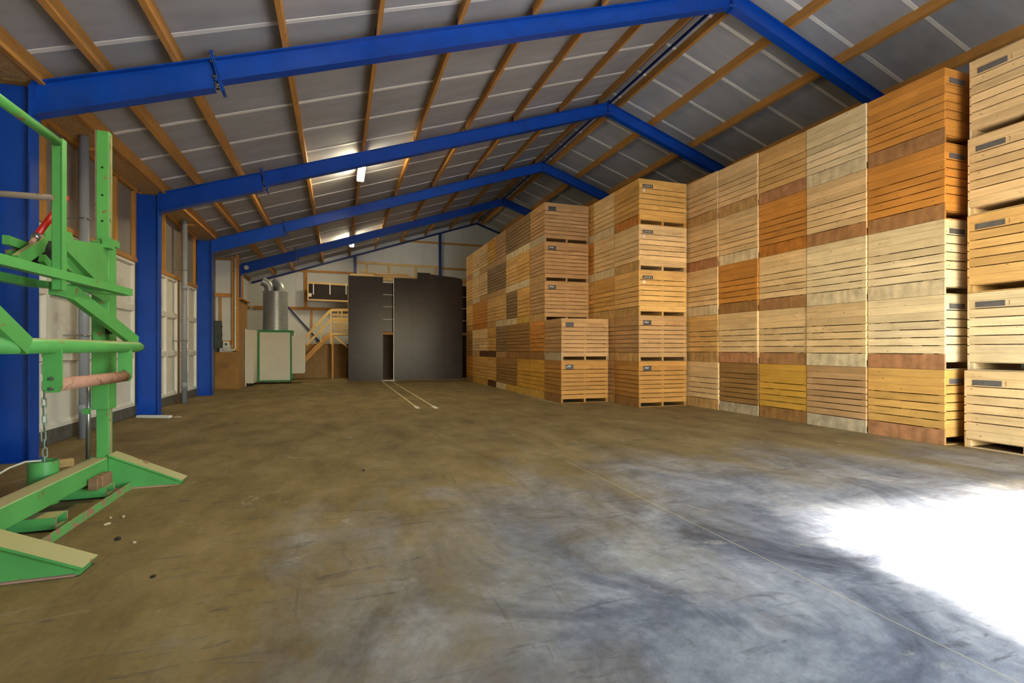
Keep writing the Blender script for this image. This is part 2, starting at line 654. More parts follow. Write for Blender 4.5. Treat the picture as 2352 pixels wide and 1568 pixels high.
for y in (4.2, 5.8, 7.4, 9.98, 11.28, 12.75, 13.78, 15.9, 17.55, 18.95):
    stud(y)
for y in (11.28, 17.2):
    bar('soffit_batten', (XL + 0.05, y, 5.17), (-3.93, y, 5.17), 0.07, 0.06, 'timber', wl)


def cassette(y0, y1, z0=0.24, z1=3.50, cols=2, rows=((0.06, 1.10), (1.22, 2.16), (2.28, 3.20))):
    """white wall panel with recessed fields"""
    x = XL + 0.075
    rim, dep, slope = 0.055, 0.06, 0.03
    w = (y1 - y0) / cols
    ys = [y0]
    for c in range(cols):
        ys += [y0 + c * w + rim, y0 + (c + 1) * w - rim]
    ys.append(y1)
    zs = [z0]
    for a, b in rows:
        zs += [z0 + a, z0 + b]
    zs.append(z1)
    vs, fs = [], []

    def v(p):
        vs.append(p)
        return len(vs) - 1
    grid = [[v((x, yy, zz)) for yy in ys] for zz in zs]
    for i in range(len(zs) - 1):
        for j in range(len(ys) - 1):
            q = (grid[i][j], grid[i][j + 1], grid[i + 1][j + 1], grid[i + 1][j])
            if i % 2 == 1 and j % 2 == 1:
                a, b, c_, d = ys[j] + slope, ys[j + 1] - slope, zs[i] + slope * 1.6, zs[i + 1] - slope
                r = (v((x - dep, a, c_)), v((x - dep, b, c_)), v((x - dep, b, d)), v((x - dep, a, d)))
                for k in range(4):
                    fs.append((q[k], q[(k + 1) % 4], r[(k + 1) % 4], r[k]))
                fs.append(r)
            else:
                fs.append(q)
    # outer edge back to the wall
    e = [v((XL, yy, zz)) for yy, zz in ((y0, z0), (y1, z0), (y1, z1), (y0, z1))]
    c4 = (grid[0][0], grid[0][-1], grid[-1][-1], grid[-1][0])
    rim_lists = [[grid[0][j] for j in range(len(ys))], [grid[i][-1] for i in range(len(zs))],
                 [grid[-1][j] for j in range(len(ys) - 1, -1, -1)], [grid[i][0] for i in range(len(zs) - 1, -1, -1)]]
    for k in range(4):
        fs.append(tuple(rim_lists[k]) + (e[(k + 1) % 4], e[k]))
    return pydata('cassette_panel', vs, fs, 'white_panel', wl)


for y0, y1, c in ((Y0 + 0.1, 0.8, 2), (0.86, 3.3, 2), (3.6, 6.0, 2), (6.06, 8.55, 2), (8.92, 11.22, 2), (11.42, 13.75, 2), (14.12, 17.0, 3), (17.18, 19.1, 2)):
    cassette(y0, y1, cols=c)
for y in (11.32, 17.09):
    bar('stud', (XL + 0.05, y, 0.0), (XL + 0.05, y, 3.5), 0.09, 0.08, 'aged_timber', wl, up=(1, 0, 0))

# --- far gable
def gable_poly(dz):
    return [(XL - 0.15, 0), (XL - 0.15, rt(XL - 0.15) + dz), (XR, ZR + dz), (XRR + 0.15, rt(XRR + 0.15) + dz), (XRR + 0.15, 0)]


wb_ = struct(prism('wall_back', gable_poly(ZP + 0.05), Y1 + 0.03, Y1 + 0.2, 'y', 'white_sheet'), 'far gable wall of tall white sheets with timber rails')
xs = XL
while xs < 12.0:
    zt = min(rt(xs + 0.02), rt(xs + 1.1)) + ZP + 0.02
    poly = [(xs + 0.006, 0.02), (xs + 1.144, 0.02), (xs + 1.144, rt(xs + 1.144) + ZP), (xs + 0.006, rt(xs + 0.006) + ZP)]
    if xs < XR < xs + 1.144:
        poly = poly[:3] + [(XR, ZR + ZP)] + poly[3:]
    prism('wall_sheet', poly, Y1 - 0.004, Y1 + 0.03, 'y', 'white_sheet', wb_)
    xs += 1.15
G = Y1 - 0.05


def gbar(name, x0, z0, x1, z1, w, mat, d=0.06, y=None):
    yy = G if y is None else y
    return bar(name, (x0, yy, z0), (x1, yy, z1), d, w, mat, wb_)


gbar('timber_rail', -2.25, 5.76, 1.0, 5.76, 0.12, 'timber')
gbar('timber_rail', -4.2, 3.72, 1.0, 3.72, 0.16, 'timber', 0.10)
gbar('timber_rail', 3.4, 7.76, 9.5, 7.76, 0.11, 'timber')
gbar('timber_rail', 5.75, 6.28, 9.0, 6.28, 0.11, 'timber')
gbar('timber_rail', 0.98, 6.38, 5.75, 6.33, 0.13, 'pale_timber')
for x in (1.54, 2.73, 4.26, 5.42):
    bar('timber_stud', (x, G, 5.35), (x, G, 6.30), 0.10, 0.06, 'pale_timber', wb_, up=(0, 1, 0))
for a, b in ((1.03, 1.48), (1.60, 2.67), (2.79, 4.20), (4.32, 5.36)):
    box('infill_sheet', (a, G - 0.005, 5.3), (b, G + 0.02, 6.28), 'cream_panel', wb_)
bar('timber_stud', (-1.66, G, 3.80), (-1.66, G, 5.70), 0.16, 0.07, 'timber', wb_, up=(0, 1, 0))
bar('timber_stud', (-1.36, G, 1.9), (-1.36, G, 3.64), 0.10, 0.06, 'timber', wb_, up=(0, 1, 0))
for x, zt in ((0.9, rt(0.9) - 0.1), (5.67, rt(5.67) - 0.1)):
    bar('steel_post', (x, G - 0.08, 0.0), (x, G - 0.08, zt), 0.15, 0.12, 'dark_blue_paint' if x < 3 else 'dark_blue_paint', wb_, up=(0, 1, 0))
for xa, za, xb, zb in ((-4.3, rt(-4.3) - 0.06, XR, ZR - 0.06), (XR, ZR - 0.06, XRR, rt(XRR) - 0.06)):
    bar('gable_rafter', (xa, G - 0.08, za), (xb, G - 0.08, zb), 0.10, 0.10, 'dark_blue_paint', wb_)
bar('wind_brace', (-2.95, G - 0.03, 4.25), (-0.75, G - 0.03, 1.68), 0.05, 0.09, 'dark_blue_paint', wb_)
# brown boarded push wall along the foot of the gable
for i in range(4):
    x0 = XL + 0.02 + i * 1.62
    box('push_board', (x0, 28.62, 0), (x0 + 1.61, 28.68, 1.80), 'brown_board', wb_)

# --- near gable behind the camera, with the open gate
wf_l = struct(prism('wall_front', [(XL - 0.15, 0), (XL - 0.15, rt(XL - 0.15) + 0.26), (DOOR[0], rt(DOOR[0]) + 0.26), (DOOR[0], 0)], Y0 - 0.2, Y0, 'y', 'white_sheet'),
              'gable wall with the open gate behind the viewpoint')
prism('wall_piece', [(DOOR[0], DOOR[2]), (DOOR[0], rt(DOOR[0]) + 0.26), (XR, ZR + 0.26), (DOOR[1], rt(DOOR[1]) + 0.26), (DOOR[1], DOOR[2])], Y0 - 0.2, Y0, 'y', 'white_sheet', wf_l)
prism('wall_piece', [(DOOR[1], 0), (DOOR[1], rt(DOOR[1]) + 0.26), (XRR + 0.15, rt(XRR + 0.15) + 0.26), (XRR + 0.15, 0)], Y0 - 0.2, Y0, 'y', 'white_sheet', wf_l)
# light portal in the gateway (guides sampling of the sky, gives no light itself)
pd = bpy.data.lights.new('gate_portal', 'AREA')
pd.shape = 'RECTANGLE'
pd.size = DOOR[1] - DOOR[0]
pd.size_y = DOOR[2]
pd.cycles.is_portal = True
po = bpy.data.objects.new('gate_portal', pd)
po.location = ((DOOR[0] + DOOR[1]) / 2, Y0 - 0.1, DOOR[2] / 2)
po.rotation_euler = (R(90), 0, 0)
COL.objects.link(po)

# ================================================================== STEEL FRAMES
def ibeam_x(name, xa, xb, dep, y, mat, parent, fw=0.19, tf=0.018, tw=0.014, top=None):
    """rafter piece between xa and xb, its top on the rafter line, vertical end cuts"""
    h = fw / 2
    prof = [(-h, 0), (h, 0), (h, -tf), (tw, -tf), (tw, -dep + tf), (h, -dep + tf), (h, -dep), (-h, -dep), (-h, -dep + tf), (-tw, -dep + tf), (-tw, -tf), (-h, -tf)]
    n = len(prof)
    vs = [(xa, y + s, rt(xa) + v) for s, v in prof] + [(xb, y + s, rt(xb) + v) for s, v in prof]
    fs = [tuple(range(n)), tuple(range(2 * n - 1, n - 1, -1))] + [(i, (i + 1) % n, n + (i + 1) % n, n + i) for i in range(n)]
    return pydata(name, vs, fs, mat, parent)


def icol(name, x0, x1, y, z1, mat, parent, fw=0.22, tf=0.022, tw=0.014):
    h = fw / 2
    prof = [(x0, y - h), (x0 + tf, y - h), (x0 + tf, y - tw), (x1 - tf, y - tw), (x1 - tf, y - h), (x1, y - h), (x1, y + h), (x1 - tf, y + h), (x1 - tf, y + tw), (x0 + tf, y + tw), (x0 + tf, y + h), (x0, y + h)]
    return prism(name, prof, 0.0, z1, 'z', mat, parent)


ORD = ['nearest', 'first', 'second', 'third', 'fourth']
FRAME_LABELS = {
    3.45: 'blue steel portal frame just above and behind the viewpoint',
    8.75: 'largest blue steel portal frame, its left column behind the green machine',
    13.95: 'second blue steel portal frame, in front of the lit ceiling lamp',
    19.25: 'third blue steel portal frame, its column beside the brown plywood cupboard',
    24.45: 'farthest blue steel portal frame, above the heater and dark sliding panels',
}
for fy in FRAMES:
    fr = thing('portal_frame', FRAME_LABELS[fy], 'steel frame', group='blue portal frames')
    mt = 'blue_paint'
    for sgn in (-1, 1):
        def X(x):
            return x if sgn < 0 else 2 * XR - x
        a, b = sorted((X(-4.38), X(-3.95)))
        icol('column', a, b, fy, 5.12, mt, fr)
        box('base_plate', (a - 0.02, fy - 0.15, 0.0), (b + 0.04, fy + 0.15, 0.02), mt, fr)
        a, b = sorted((X(-3.95), X(-1.76)))
        ibeam_x('haunch', a, b, 0.455, fy, mt, fr)
        a, b = sorted((X(-1.74), XR + sgn * 0.012))
        ibeam_x('rafter', a, b, 0.36, fy, mt, fr)
        # bolted splice
        for q in (-1, 1):
            xs_ = X(-1.75) + q * 0.012
            zz = rt(xs_)
            pl = bar('splice_plate', (xs_ - sgn * -0.05, fy, zz + 0.09), (xs_ + sgn * -0.09 + sgn * -0.02, fy, zz - 0.50), 0.21, 0.018, mt, fr, up=(1, 0, 0))
        for zb in (0.05, -0.06, -0.28, -0.40):
            for yb in (-0.075, 0.075):
                xb = X(-1.75) - sgn * (-0.05 + (0.09 - zb) * 0.17) * -1 * -1
                tube('bolt', [(xb - 0.045, fy + yb, rt(X(-1.75)) + zb), (xb + 0.045, fy + yb, rt(X(-1.75)) + zb)], 0.016, 'steel', fr, 6)
        # ridge plate
        box('ridge_plate', (XR + sgn * 0.012 - 0.009, fy - 0.10, ZR - 0.42), (XR + sgn * 0.012 + 0.009, fy + 0.10, ZR + 0.06), mt, fr)
        for zb in (-0.02, -0.2, -0.33):
            tube('bolt', [(XR + sgn * 0.015, fy - 0.07, ZR + zb), (XR + sgn * 0.06, fy - 0.07, ZR + zb)], 0.016, 'steel', fr, 6)
        # knee plates
        bar('knee_plate', (X(-3.94), fy, rt(X(-3.94)) - 0.01), (X(-3.94), fy, rt(X(-3.94)) - 0.50), 0.20, 0.022, mt, fr, up=(1, 0, 0))
    for x in PUR_L[2:] + PUR_R[1:7]:
        s = -1 if x < XR else 1
        xx = x + s * 0.042
        prism('purlin_cleat', [(xx - 0.004, rt(xx)), (xx + 0.004, rt(xx)), (xx + 0.004, rt(xx) + 0.15), (xx - 0.004, rt(xx) + 0.15)], fy - 0.07, fy + 0.07, 'y', 'dark_blue_paint', fr)

# ================================================================== CRATES
CW, CD, CH, PIT = 1.50, 1.235, 1.197, 1.2018
PAL = {  # body colours
    'pale': (222, 189, 138), 'white': (226, 203, 160), 'honey': (216, 172, 106), 'ochre': (176, 126, 62), 'yellow': (204, 154, 60), 'orange': (200, 136, 58),
    'tan': (184, 144, 98), 'brown': (152, 113, 62), 'grey': (140, 112, 76), 'amber': (210, 162, 88),
}
SK = {'red': (170, 118, 78), 'redbrown': (158, 112, 68), 'ply': (208, 186, 146), 'brown': (146, 104, 56), 'tan': (184, 144, 88), 'grey': (176, 158, 128), 'dark': (92, 56, 34), 'yellow': (196, 154, 70), 'orange': (178, 112, 40)}
ADJ = {'ochre': 'stained ochre', 'pale': 'pale pine', 'white': 'whitish pine', 'honey': 'honey-coloured', 'yellow': 'deep yellow', 'orange': 'orange-brown', 'tan': 'weathered tan', 'brown': 'dark brown', 'grey': 'weathered greyish', 'amber': 'amber'}
SADJ = {'ochre': 'stained ochre', 'red': 'reddish', 'redbrown': 'reddish-brown', 'ply': 'pale plywood', 'brown': 'brown', 'tan': 'tan', 'grey': 'greyish', 'dark': 'dark', 'yellow': 'yellowish', 'orange': 'orange-brown'}
LV2 = ['on the floor', 'second up', 'third up', 'fourth up', 'topmost']
LEVEL = ['bottom', 'second from the floor', 'middle', 'second from the top', 'top']

TB = 0.022
GAP = 0.015
A_FRONT = [(0, .10), (.10, .20), (.20, .315), (.315, .43), (.43, .545), (.545, .66), (.66, .775), (.775, .89)]
A_FTIGHT = {1, 7}
A_SIDE = [(0, .112), (.112, .224), (.224, .337), (.337, .449), (.449, .561), (.561, .673), (.673, .785)]
A_STIGHT = {1, 2}
B_FRONT = [(0, .10), (.10, .20), (.20, .30), (.30, .40), (.40, .495), (.495, .59), (.59, .69), (.69, .79), (.79, .905)]
B_FTIGHT = {1}
B_SIDE = [(0, .10), (.10, .20), (.20, .30), (.30, .40), (.40, .495), (.495, .59), (.59, .69), (.69, .795)]
B_STIGHT = {1}


def stroke_mesh(key, seed, w, h, rows, cols, mat):
    """printed or chalked marks: short thin strokes in rows"""
    if key in MESH:
        return MESH[key]
    rg = random.Random(seed)
    vs, fs = [], []
    for r in range(rows):
        for c in range(cols):
            if rg.random() < 0.12:
                continue
            cx = -w / 2 + (c + 0.5) * w / cols
            cz = h / 2 - (r + 0.5) * h / rows
            sw, sh = w / cols * 0.62, h / rows * 0.62
            for q in range(2):
                a = rg.choice((0, 1, 2, 3))
                if a == 0:
                    p, d = (cx - sw / 2, cz - sh / 2), (0, sh)
                elif a == 1:
                    p, d = (cx - sw / 2, cz + sh * rg.choice((-.5, 0, .5))), (sw, 0)
                elif a == 2:
                    p, d = (cx - sw / 2, cz - sh / 2), (sw, sh)
                else:
                    p, d = (cx + sw / 2, cz - sh / 2), (-sw, sh)
                t = min(sw, sh) * 0.34
                L = math.hypot(*d)
                nx, nz = -d[1] / L * t / 2, d[0] / L * t / 2
                b = len(vs)
                vs += [(p[0] + nx, 0, p[1] + nz), (p[0] - nx, 0, p[1] - nz), (p[0] + d[0] - nx, 0, p[1] + d[1] - nz), (p[0] + d[0] + nx, 0, p[1] + d[1] + nz)]
                fs.append((b, b + 1, b + 2, b + 3))
    me = bpy.data.meshes.new('marks')
    me.from_pydata(vs, [], fs)
    me.materials.append(MATS[mat])
    MESH[key] = me
    return me


def board(name, L, h, t, mat, parent, loc, rot, col):
    return link(name, box_mesh(L, t, h, mat, 0.0025), mat, parent, loc, rot, col)


def shade(c, f):
    return tuple(min(1.0, x * f) for x in c)


def make_crate(kind, body, skid, loc, rz, label, group, rng, marks=None):
    c = thing('potato_crate', label, 'crate', loc, rz, group)
    bl = lin(PAL[body])
    sl = lin(SK[skid])
    front, ft, side, st = (A_FRONT, A_FTIGHT, A_SIDE, A_STIGHT) if kind == 'A' else (B_FRONT, B_FTIGHT, B_SIDE, B_STIGHT)
    # side boards run the full depth, ends of the front boards sit between them
    for s in (-1, 1):
        for i, (a, b) in enumerate(side):
            g = 0.002 if i in st else GAP
            g = 0 if i == 0 else g
            z1 = CH * (1 - a) - g
            z0 = CH * (1 - b)
            f = rng.uniform(0.92, 1.05)
            board('side_board', CD, z1 - z0, TB, 'crate_wood', c, (s * (CW / 2 - TB / 2), 0, (z0 + z1) / 2), (0, 0, R(90)), shade(bl, f))
        zt = CH * (1 - side[-1][1]) - GAP
        board('base_board', CD, zt, TB, 'plywood', c, (s * (CW / 2 - TB / 2), 0, zt / 2), (0, 0, R(90)), shade(sl, rng.uniform(0.92, 1.06)))
        board('skid', CD - 0.04, 0.10, 0.05, 'crate_wood', c, (s * (CW / 2 - TB - 0.026), 0, 0.066), (0, 0, R(90)), shade(bl, 0.8))
        for i, (a, b) in enumerate(front):
            g = 0.002 if i in ft else GAP
            g = 0 if i == 0 else g
            z1 = CH * (1 - a) - g
            z0 = CH * (1 - b)
            board('front_board' if s < 0 else 'rear_board', CW - 2 * TB - 0.002, z1 - z0, TB, 'crate_wood', c, (0, s * (CD / 2 - TB / 2), (z0 + z1) / 2), (0, 0, 0), shade(bl, rng.uniform(0.92, 1.06)))
        board('runner', CW - 2 * TB - 0.002, 0.014, 0.09, 'crate_wood', c, (0, s * (CD / 2 - 0.046), 0.007), (0, 0, 0), shade(bl, 0.85))
        # posts behind the boards
        for sx in (-1, 1):
            board('corner_post', CH - 0.14, 0.075, 0.06, 'crate_wood', c, (sx * (CW / 2 - TB - 0.031), s * (CD / 2 - TB - 0.038), 0.135 + (CH - 0.14) / 2 - 0.002), (0, R(-90), R(90)), shade(bl, 0.85))
        board('centre_post', CH - 0.14, 0.07, 0.03, 'crate_wood', c, (0, s * (CD / 2 - TB - 0.016), 0.135 + (CH - 0.14) / 2 - 0.002), (0, R(-90), 0), shade(bl, 0.85))
        if kind == 'A':
            ln = math.hypot(CD - 0.26, CH * 0.62)
            an = math.atan2(CH * 0.62, CD - 0.26)
            board('brace', ln, 0.09, 0.018, 'crate_wood', c, (s * (CW / 2 - TB - 0.010), 0, 0.16 + CH * 0.31), (0, R(0) - an, R(90)), shade(bl, 0.8))
    board('crate_floor', CW - 2 * TB - 0.004, 0.018, CD - 2 * TB - 0.004, 'crate_wood', c, (0, 0, 0.127), (0, 0, 0), shade(bl, 0.8))
    board('skid', CD - 0.04, 0.10, 0.06, 'crate_wood', c, (0, 0, 0.066), (0, 0, R(90)), shade(bl, 0.85))
    yf = -CD / 2
    if kind == 'A':
        w, h = (0.37, 0.085) if marks != 'scribble' else (0.32, 0.085)
        lp = link('label_plate', box_mesh(w, 0.006, h, 'label_grey' if marks != 'scribble' else 'label_dark'), None, c, (-CW / 2 + 0.11 + w / 2, yf - 0.003, CH * 0.848))
        if marks == 'scribble':
            sd = rng.randint(0, 2)
            link('chalk_writing', stroke_mesh(('sc', sd), 40 + sd, w * 0.85, h * 0.7, 1, 7, 'chalk_white'), None, c, (-CW / 2 + 0.11 + w / 2, yf - 0.0068, CH * 0.848))
            link('printed_text', stroke_mesh(('st', sd), 50 + sd, 0.3, 0.07, 2, 13, 'stencil'), None, c, (CW / 2 - 0.33, yf - 0.0012, CH * 0.855))
            vs, fs = [], []
            for q in range(4):
                a = q * math.pi / 4 + 0.1
                d = Vector((math.cos(a), 0, math.sin(a)))
                n = Vector((-math.sin(a), 0, math.cos(a))) * 0.006
                b = len(vs)
                vs += [d * 0.05 + n, d * 0.05 - n, d * -0.05 - n, d * -0.05 + n]
                fs.append((b, b + 1, b + 2, b + 3))
            pydata('chalk_star', vs, fs, 'chalk_white', c, loc=(-CW / 2 + 0.16, yf - 0.0012, CH * 0.745))
        else:
            link('tick_mark', box_mesh(0.006, 0.002, 0.07, 'stencil'), None, c, (-CW / 2 + 0.11 + w + 0.05, yf - 0.001, CH * 0.85))
    else:
        lp = link('label_plate', box_mesh(0.25, 0.006, 0.125, 'label_dark'), None, c, (-CW / 2 + 0.13 + 0.125, yf - 0.003, CH * 0.855))
        sd = rng.randint(0, 3)
        if marks != 'blank':
            link('chalk_writing', stroke_mesh(('bc', sd), 60 + sd, 0.16, 0.07, 1, 3, 'chalk_white'), None, c, (-CW / 2 + 0.13 + 0.1, yf - 0.0068, CH * 0.865))
        link('printed_text', stroke_mesh(('bt', sd), 70 + sd, 0.52, 0.10, 2, 14, 'stencil'), None, c, (CW / 2 - 0.40, yf - 0.0012, CH * 0.845))
    return c


crng = random.Random(11)
X0C, YN = 9.09, 5.42
NEAR = [  # columns from the corner backwards; bottom to top
    [('A', 'amber', 'red'), ('A', 'white', 'red'), ('A', 'white', 'ply'), ('A', 'orange', 'redbrown'), ('A', 'orange', 'redbrown')],
    [('B', 'tan', 'grey'), ('A', 'pale', 'ply'), ('A', 'white', 'ply'), ('A', 'pale', 'redbrown'), ('A', 'white', 'ply')],
    [('A', 'yellow', 'brown'), ('A', 'pale', 'redbrown'), ('A', 'pale', 'redbrown'), ('A', 'orange', 'orange'), ('A', 'honey', 'red')],
    [('B', 'brown', 'grey'), ('A', 'pale', 'red'), ('A', 'orange', 'brown'), ('A', 'pale', 'ply'), ('A', 'pale', 'tan')],
    [('A', 'pale', 'tan'), ('A', 'honey', 'tan'), ('A', 'pale', 'ply'), ('A', 'pale', 'red'), ('A', 'pale', 'tan')],
]
NTH = ['first', 'second', 'third', 'fourth', 'fifth', 'sixth', 'seventh', 'eighth', 'ninth']
CXO = [0.02, -0.012, -0.008, -0.045, -0.075]
JX = [[0, 0, 0, 0, 0], [0, -.005, .0, 0, -.006], [.006, .01, .0, .008, .0], [.02, -.004, 0, .004, -.004], [.012, .008, -.01, .0, -.004]]
for ci, colm in enumerate(NEAR):
    for li, (kd, bd, sk) in enumerate(colm):
        lab = f'{ADJ[bd]} crate, {SADJ[sk]} base, {LV2[li]} in {NTH[ci]} stack of the tall crate wall'
        make_crate(kd, bd, sk, (X0C + CW / 2 + CXO[ci] + JX[ci][li], YN + 1.25 * ci + CD / 2 + 0.004, li * PIT), 0, lab, 'crates of the tall crate wall', crng)
# turned stack at the picture's edge
RTJ = [(0, 0), (0.02, -0.03), (0.02, -0.03), (0.02, -0.035), (0.035, -0.05)]
for li, (bd, sk) in enumerate((('pale', 'tan'), ('white', 'ply'), ('honey', 'tan'), ('pale', 'ply'), ('pale', 'ply'))):
    lab = f'{ADJ[bd]} crate with long grey label, {LV2[li]} in the sideways stack'
    make_crate('A', bd, sk, (9.31 + CD / 2 + RTJ[li][0], 5.27 - CW / 2 + RTJ[li][1], li * PIT), R(-90), lab, 'turned crates at the aisle', crng)
# second row
X1C, YM = 7.455, 11.54
ROW2 = [
    [('B', 'ochre', 'brown', None), ('B', 'tan', 'tan', None), ('A', 'honey', 'tan', 'scribble'), ('A', 'pale', 'tan', 'scribble'), ('A', 'amber', 'orange', 'scribble')],
    [('B', 'tan', 'tan', None), ('B', 'tan', 'tan', None), ('A', 'amber', 'tan', None), ('A', 'pale', 'ply', None), ('A', 'pale', 'ply', None)],
    [('B', 'tan', 'tan', None), ('B', 'tan', 'tan', None), ('A', 'amber', 'tan', None), ('A', 'orange', 'ply', None), ('A', 'amber', 'ply', None)],
]
for ci, colm in enumerate(ROW2):
    for li, (kd, bd, sk, mk) in enumerate(colm):
        where = ('in the protruding middle stack', 'in the stack right behind the middle stack', 'in the mostly hidden third stack of the middle row')[ci]
        make_crate(kd, bd, sk, (X1C + CW / 2, YM + 1.25 * ci + CD / 2, li * PIT), 0, f'{ADJ[bd]} crate, {LV2[li]} {where}', 'crates of the middle row', crng, mk)
# third row, running to the far end
X2C, YF = 5.945, 13.10
ROW3 = [
    [('B', 'ochre', 'brown'), ('B', 'tan', 'grey')],
    [('A', 'yellow', 'yellow'), ('A', 'orange', 'brown'), ('B', 'tan', 'tan'), ('B', 'tan', 'tan'), ('B', 'tan', 'grey')],
    [('A', 'yellow', 'yellow'), ('B', 'brown', 'brown'), ('A', 'amber', 'yellow'), ('A', 'amber', 'ply'), ('B', 'grey', 'ply')],
    [('B', 'brown', 'yellow'), ('B', 'brown', 'brown'), ('B', 'grey', 'ply'), ('A', 'honey', 'ply'), ('B', 'grey', 'ply')],
    [('B', 'brown', 'ply'), ('B', 'grey', 'tan'), ('A', 'honey', 'ply'), ('B', 'grey', 'tan'), ('A', 'tan', 'tan')],
    [('A', 'amber', 'dark'), ('A', 'amber', 'dark'), ('A', 'honey', 'tan'), ('B', 'grey', 'tan'), ('A', 'yellow', 'tan')],
    [('A', 'amber', 'yellow'), ('A', 'pale', 'dark'), ('A', 'orange', 'orange'), ('A', 'pale', 'tan'), ('A', 'pale', 'tan')],
    [('A', 'amber', 'yellow'), ('A', 'pale', 'tan'), ('A', 'orange', 'orange'), ('A', 'pale', 'ply'), ('A', 'pale', 'ply')],
    [('A', 'orange', 'redbrown'), ('B', 'brown', 'brown'), ('A', 'honey', 'tan'), ('A', 'honey', 'tan'), ('A', 'honey', 'red')],
]
for ci, colm in enumerate(ROW3):
    for li, (kd, bd, sk) in enumerate(colm):
        if ci == 0:
            lab = f'{ADJ[bd]} slatted crate, {"lower" if li == 0 else "upper"} of the two standing in front of the far row'
        else:
            lab = f'{ADJ[bd]} crate, {LV2[li]} in {NTH[ci - 1]} full stack of the far row'
        make_crate(kd, bd, sk, (X2C + CW / 2 + crng.uniform(-.008, .008), YF + 1.25 * ci + CD / 2, li * PIT), 0, lab, 'crates of the far row', crng, 'blank' if (ci, li) in ((0, 1), (1, 4)) else None)


# ================================================================== LAMPS
def lamp(y, label):
    t = thing('ceiling_lamp', label, 'lamp', (0.63, y, rt(0.63) - 0.002), group='fluorescent lamps under the purlin')
    link('housing', box_mesh(0.20, 1.52, 0.05, 'white_plastic', 0.006), None, t, (0, 0.76, -0.03))
    b = link('diffuser', box_mesh(0.19, 1.46, 0.09, 'lamp_glow', 0.02), None, t, (0, 0.76, -0.10))
    for q in (0.02, 1.50):
        link('end_cap', box_mesh(0.20, 0.035, 0.10, 'white_plastic', 0.008), None, t, (0, q, -0.106))
    return t


lamp(14.40, 'lit fluorescent lamp under the roof, the larger of the two')
lamp(24.75, 'lit fluorescent lamp farther back, near the gable, the smaller of the two')
lamp(4.05, 'lit fluorescent lamp under the roof above the viewpoint')

# ================================================================== DOWNPIPES
for y, lab in ((10.68, 'grey plastic downpipe beside the green machine, before the second column'), (16.72, 'grey plastic downpipe between the second and third blue columns')):
    t = thing('downpipe', lab, 'pipe', (-4.14, y, 0), group='grey downpipes on the left wall')
    tube('pipe', [(0, 0, 0.0), (0, 0, 5.19)], 0.075, 'pvc_grey', t, 20)
    for z in (0.42, 3.2):
        tube('socket_joint', [(0, 0, z), (0, 0, z + 0.16)], 0.084, 'pvc_grey', t, 20)
    for z in (1.75, 3.75):
        tube('pipe_clip', [(0, 0, z), (0, 0, z + 0.03)], 0.086, 'steel', t, 20)
        link('clip_stem', box_mesh(0.23, 0.02, 0.02, 'steel'), None, t, (-0.19, 0, z + 0.015))
    if y > 12:
        link('sticker', box_mesh(0.006, 0.06, 0.13, 'white_plastic'), None, t, (0.078, -0.03, 1.62))

# ================================================================== CUPBOARD BY THE THIRD COLUMN
cb = thing('corner_cupboard', 'brown plywood cupboard with white upper panels behind the third blue column', 'cupboard')
YC_ = 22.0
XA, XB = XL + 0.01, -3.62
YD = 23.9
box('front_board', (XA, YC_, 0), (XB, YC_ + 0.03, 1.42), 'brown_board', cb)
box('side_board', (XB - 0.03, YC_ + 0.032, 0), (XB, YD, 3.45), 'brown_board', cb)
box('back_panel', (XA, YC_ + 0.10, 1.42), (-3.86, YC_ + 0.12, 5.0), 'white_sheet', cb)
bar('frame_post', (-3.84, YC_ + 0.05, 1.44), (-3.84, YC_ + 0.05, 5.10), 0.09, 0.08, 'timber', cb, up=(1, 0, 0))
bar('frame_post', (-3.672, YC_ + 0.05, 1.44), (-3.672, YC_ + 0.05, 5.16), 0.10, 0.10, 'timber', cb, up=(1, 0, 0))
box('side_panel', (-3.79, YC_ + 0.06, 1.44), (-3.725, YC_ + 0.08, 5.1), 'brown_board', cb)
bar('frame_rail', (XA, YC_ + 0.05, 3.60), (-3.90, YC_ + 0.05, 3.60), 0.08, 0.13, 'timber', cb)
bar('frame_rail', (XA, YC_ + 0.05, 1.78), (-3.90, YC_ + 0.05, 1.78), 0.08, 0.16, 'timber', cb)
bar('frame_post', (-4.26, YC_ + 0.05, 1.88), (-4.26, YC_ + 0.05, 3.52), 0.09, 0.06, 'timber', cb, up=(1, 0, 0))
bar('top_batten', (XA, YC_ + 0.03, 4.98), (-3.55, YC_ + 0.03, 4.98), 0.05, 0.10, 'aged_timber', cb)
bar('ledge', (XB + 0.04, YC_ + 0.02, 3.48), (XB + 0.04, YD, 3.48), 0.16, 0.05, 'timber', cb)
ct = thing('white_conduit', 'white plastic conduit running down the cupboard front and turning left', 'conduit')
tube('conduit_pipe', [(-3.745, YC_ - 0.034, 5.05), (-3.745, YC_ - 0.034, 1.56), (-3.76, YC_ - 0.034, 1.51), (-3.80, YC_ - 0.034, 1.49), (-4.14, YC_ - 0.034, 1.49)], 0.030, 'white_plastic', ct, 12)
for z in (4.6, 3.1, 2.0):
    box('conduit_clip', (-3.79, YC_ - 0.04, z), (-3.70, YC_ - 0.001, z + 0.03), 'white_plastic', ct)
sb = thing('switch_box', 'dark electric switch box half hidden behind the third blue column', 'switch box')
box('case', (-4.43, YC_ - 0.18, 1.56), (-4.19, YC_ - 0.0, 2.60), 'cabinet_dark', sb, 0.01)
for z in (1.75, 2.05, 2.35):
    box('latch', (-4.188, YC_ - 0.12, z), (-4.170, YC_ - 0.06, z + 0.06), 'black_rubber', sb)
box('cable_duct', (-4.36, YC_ - 0.10, 1.42), (-4.28, YC_ - 0.01, 1.559), 'black_rubber', sb)
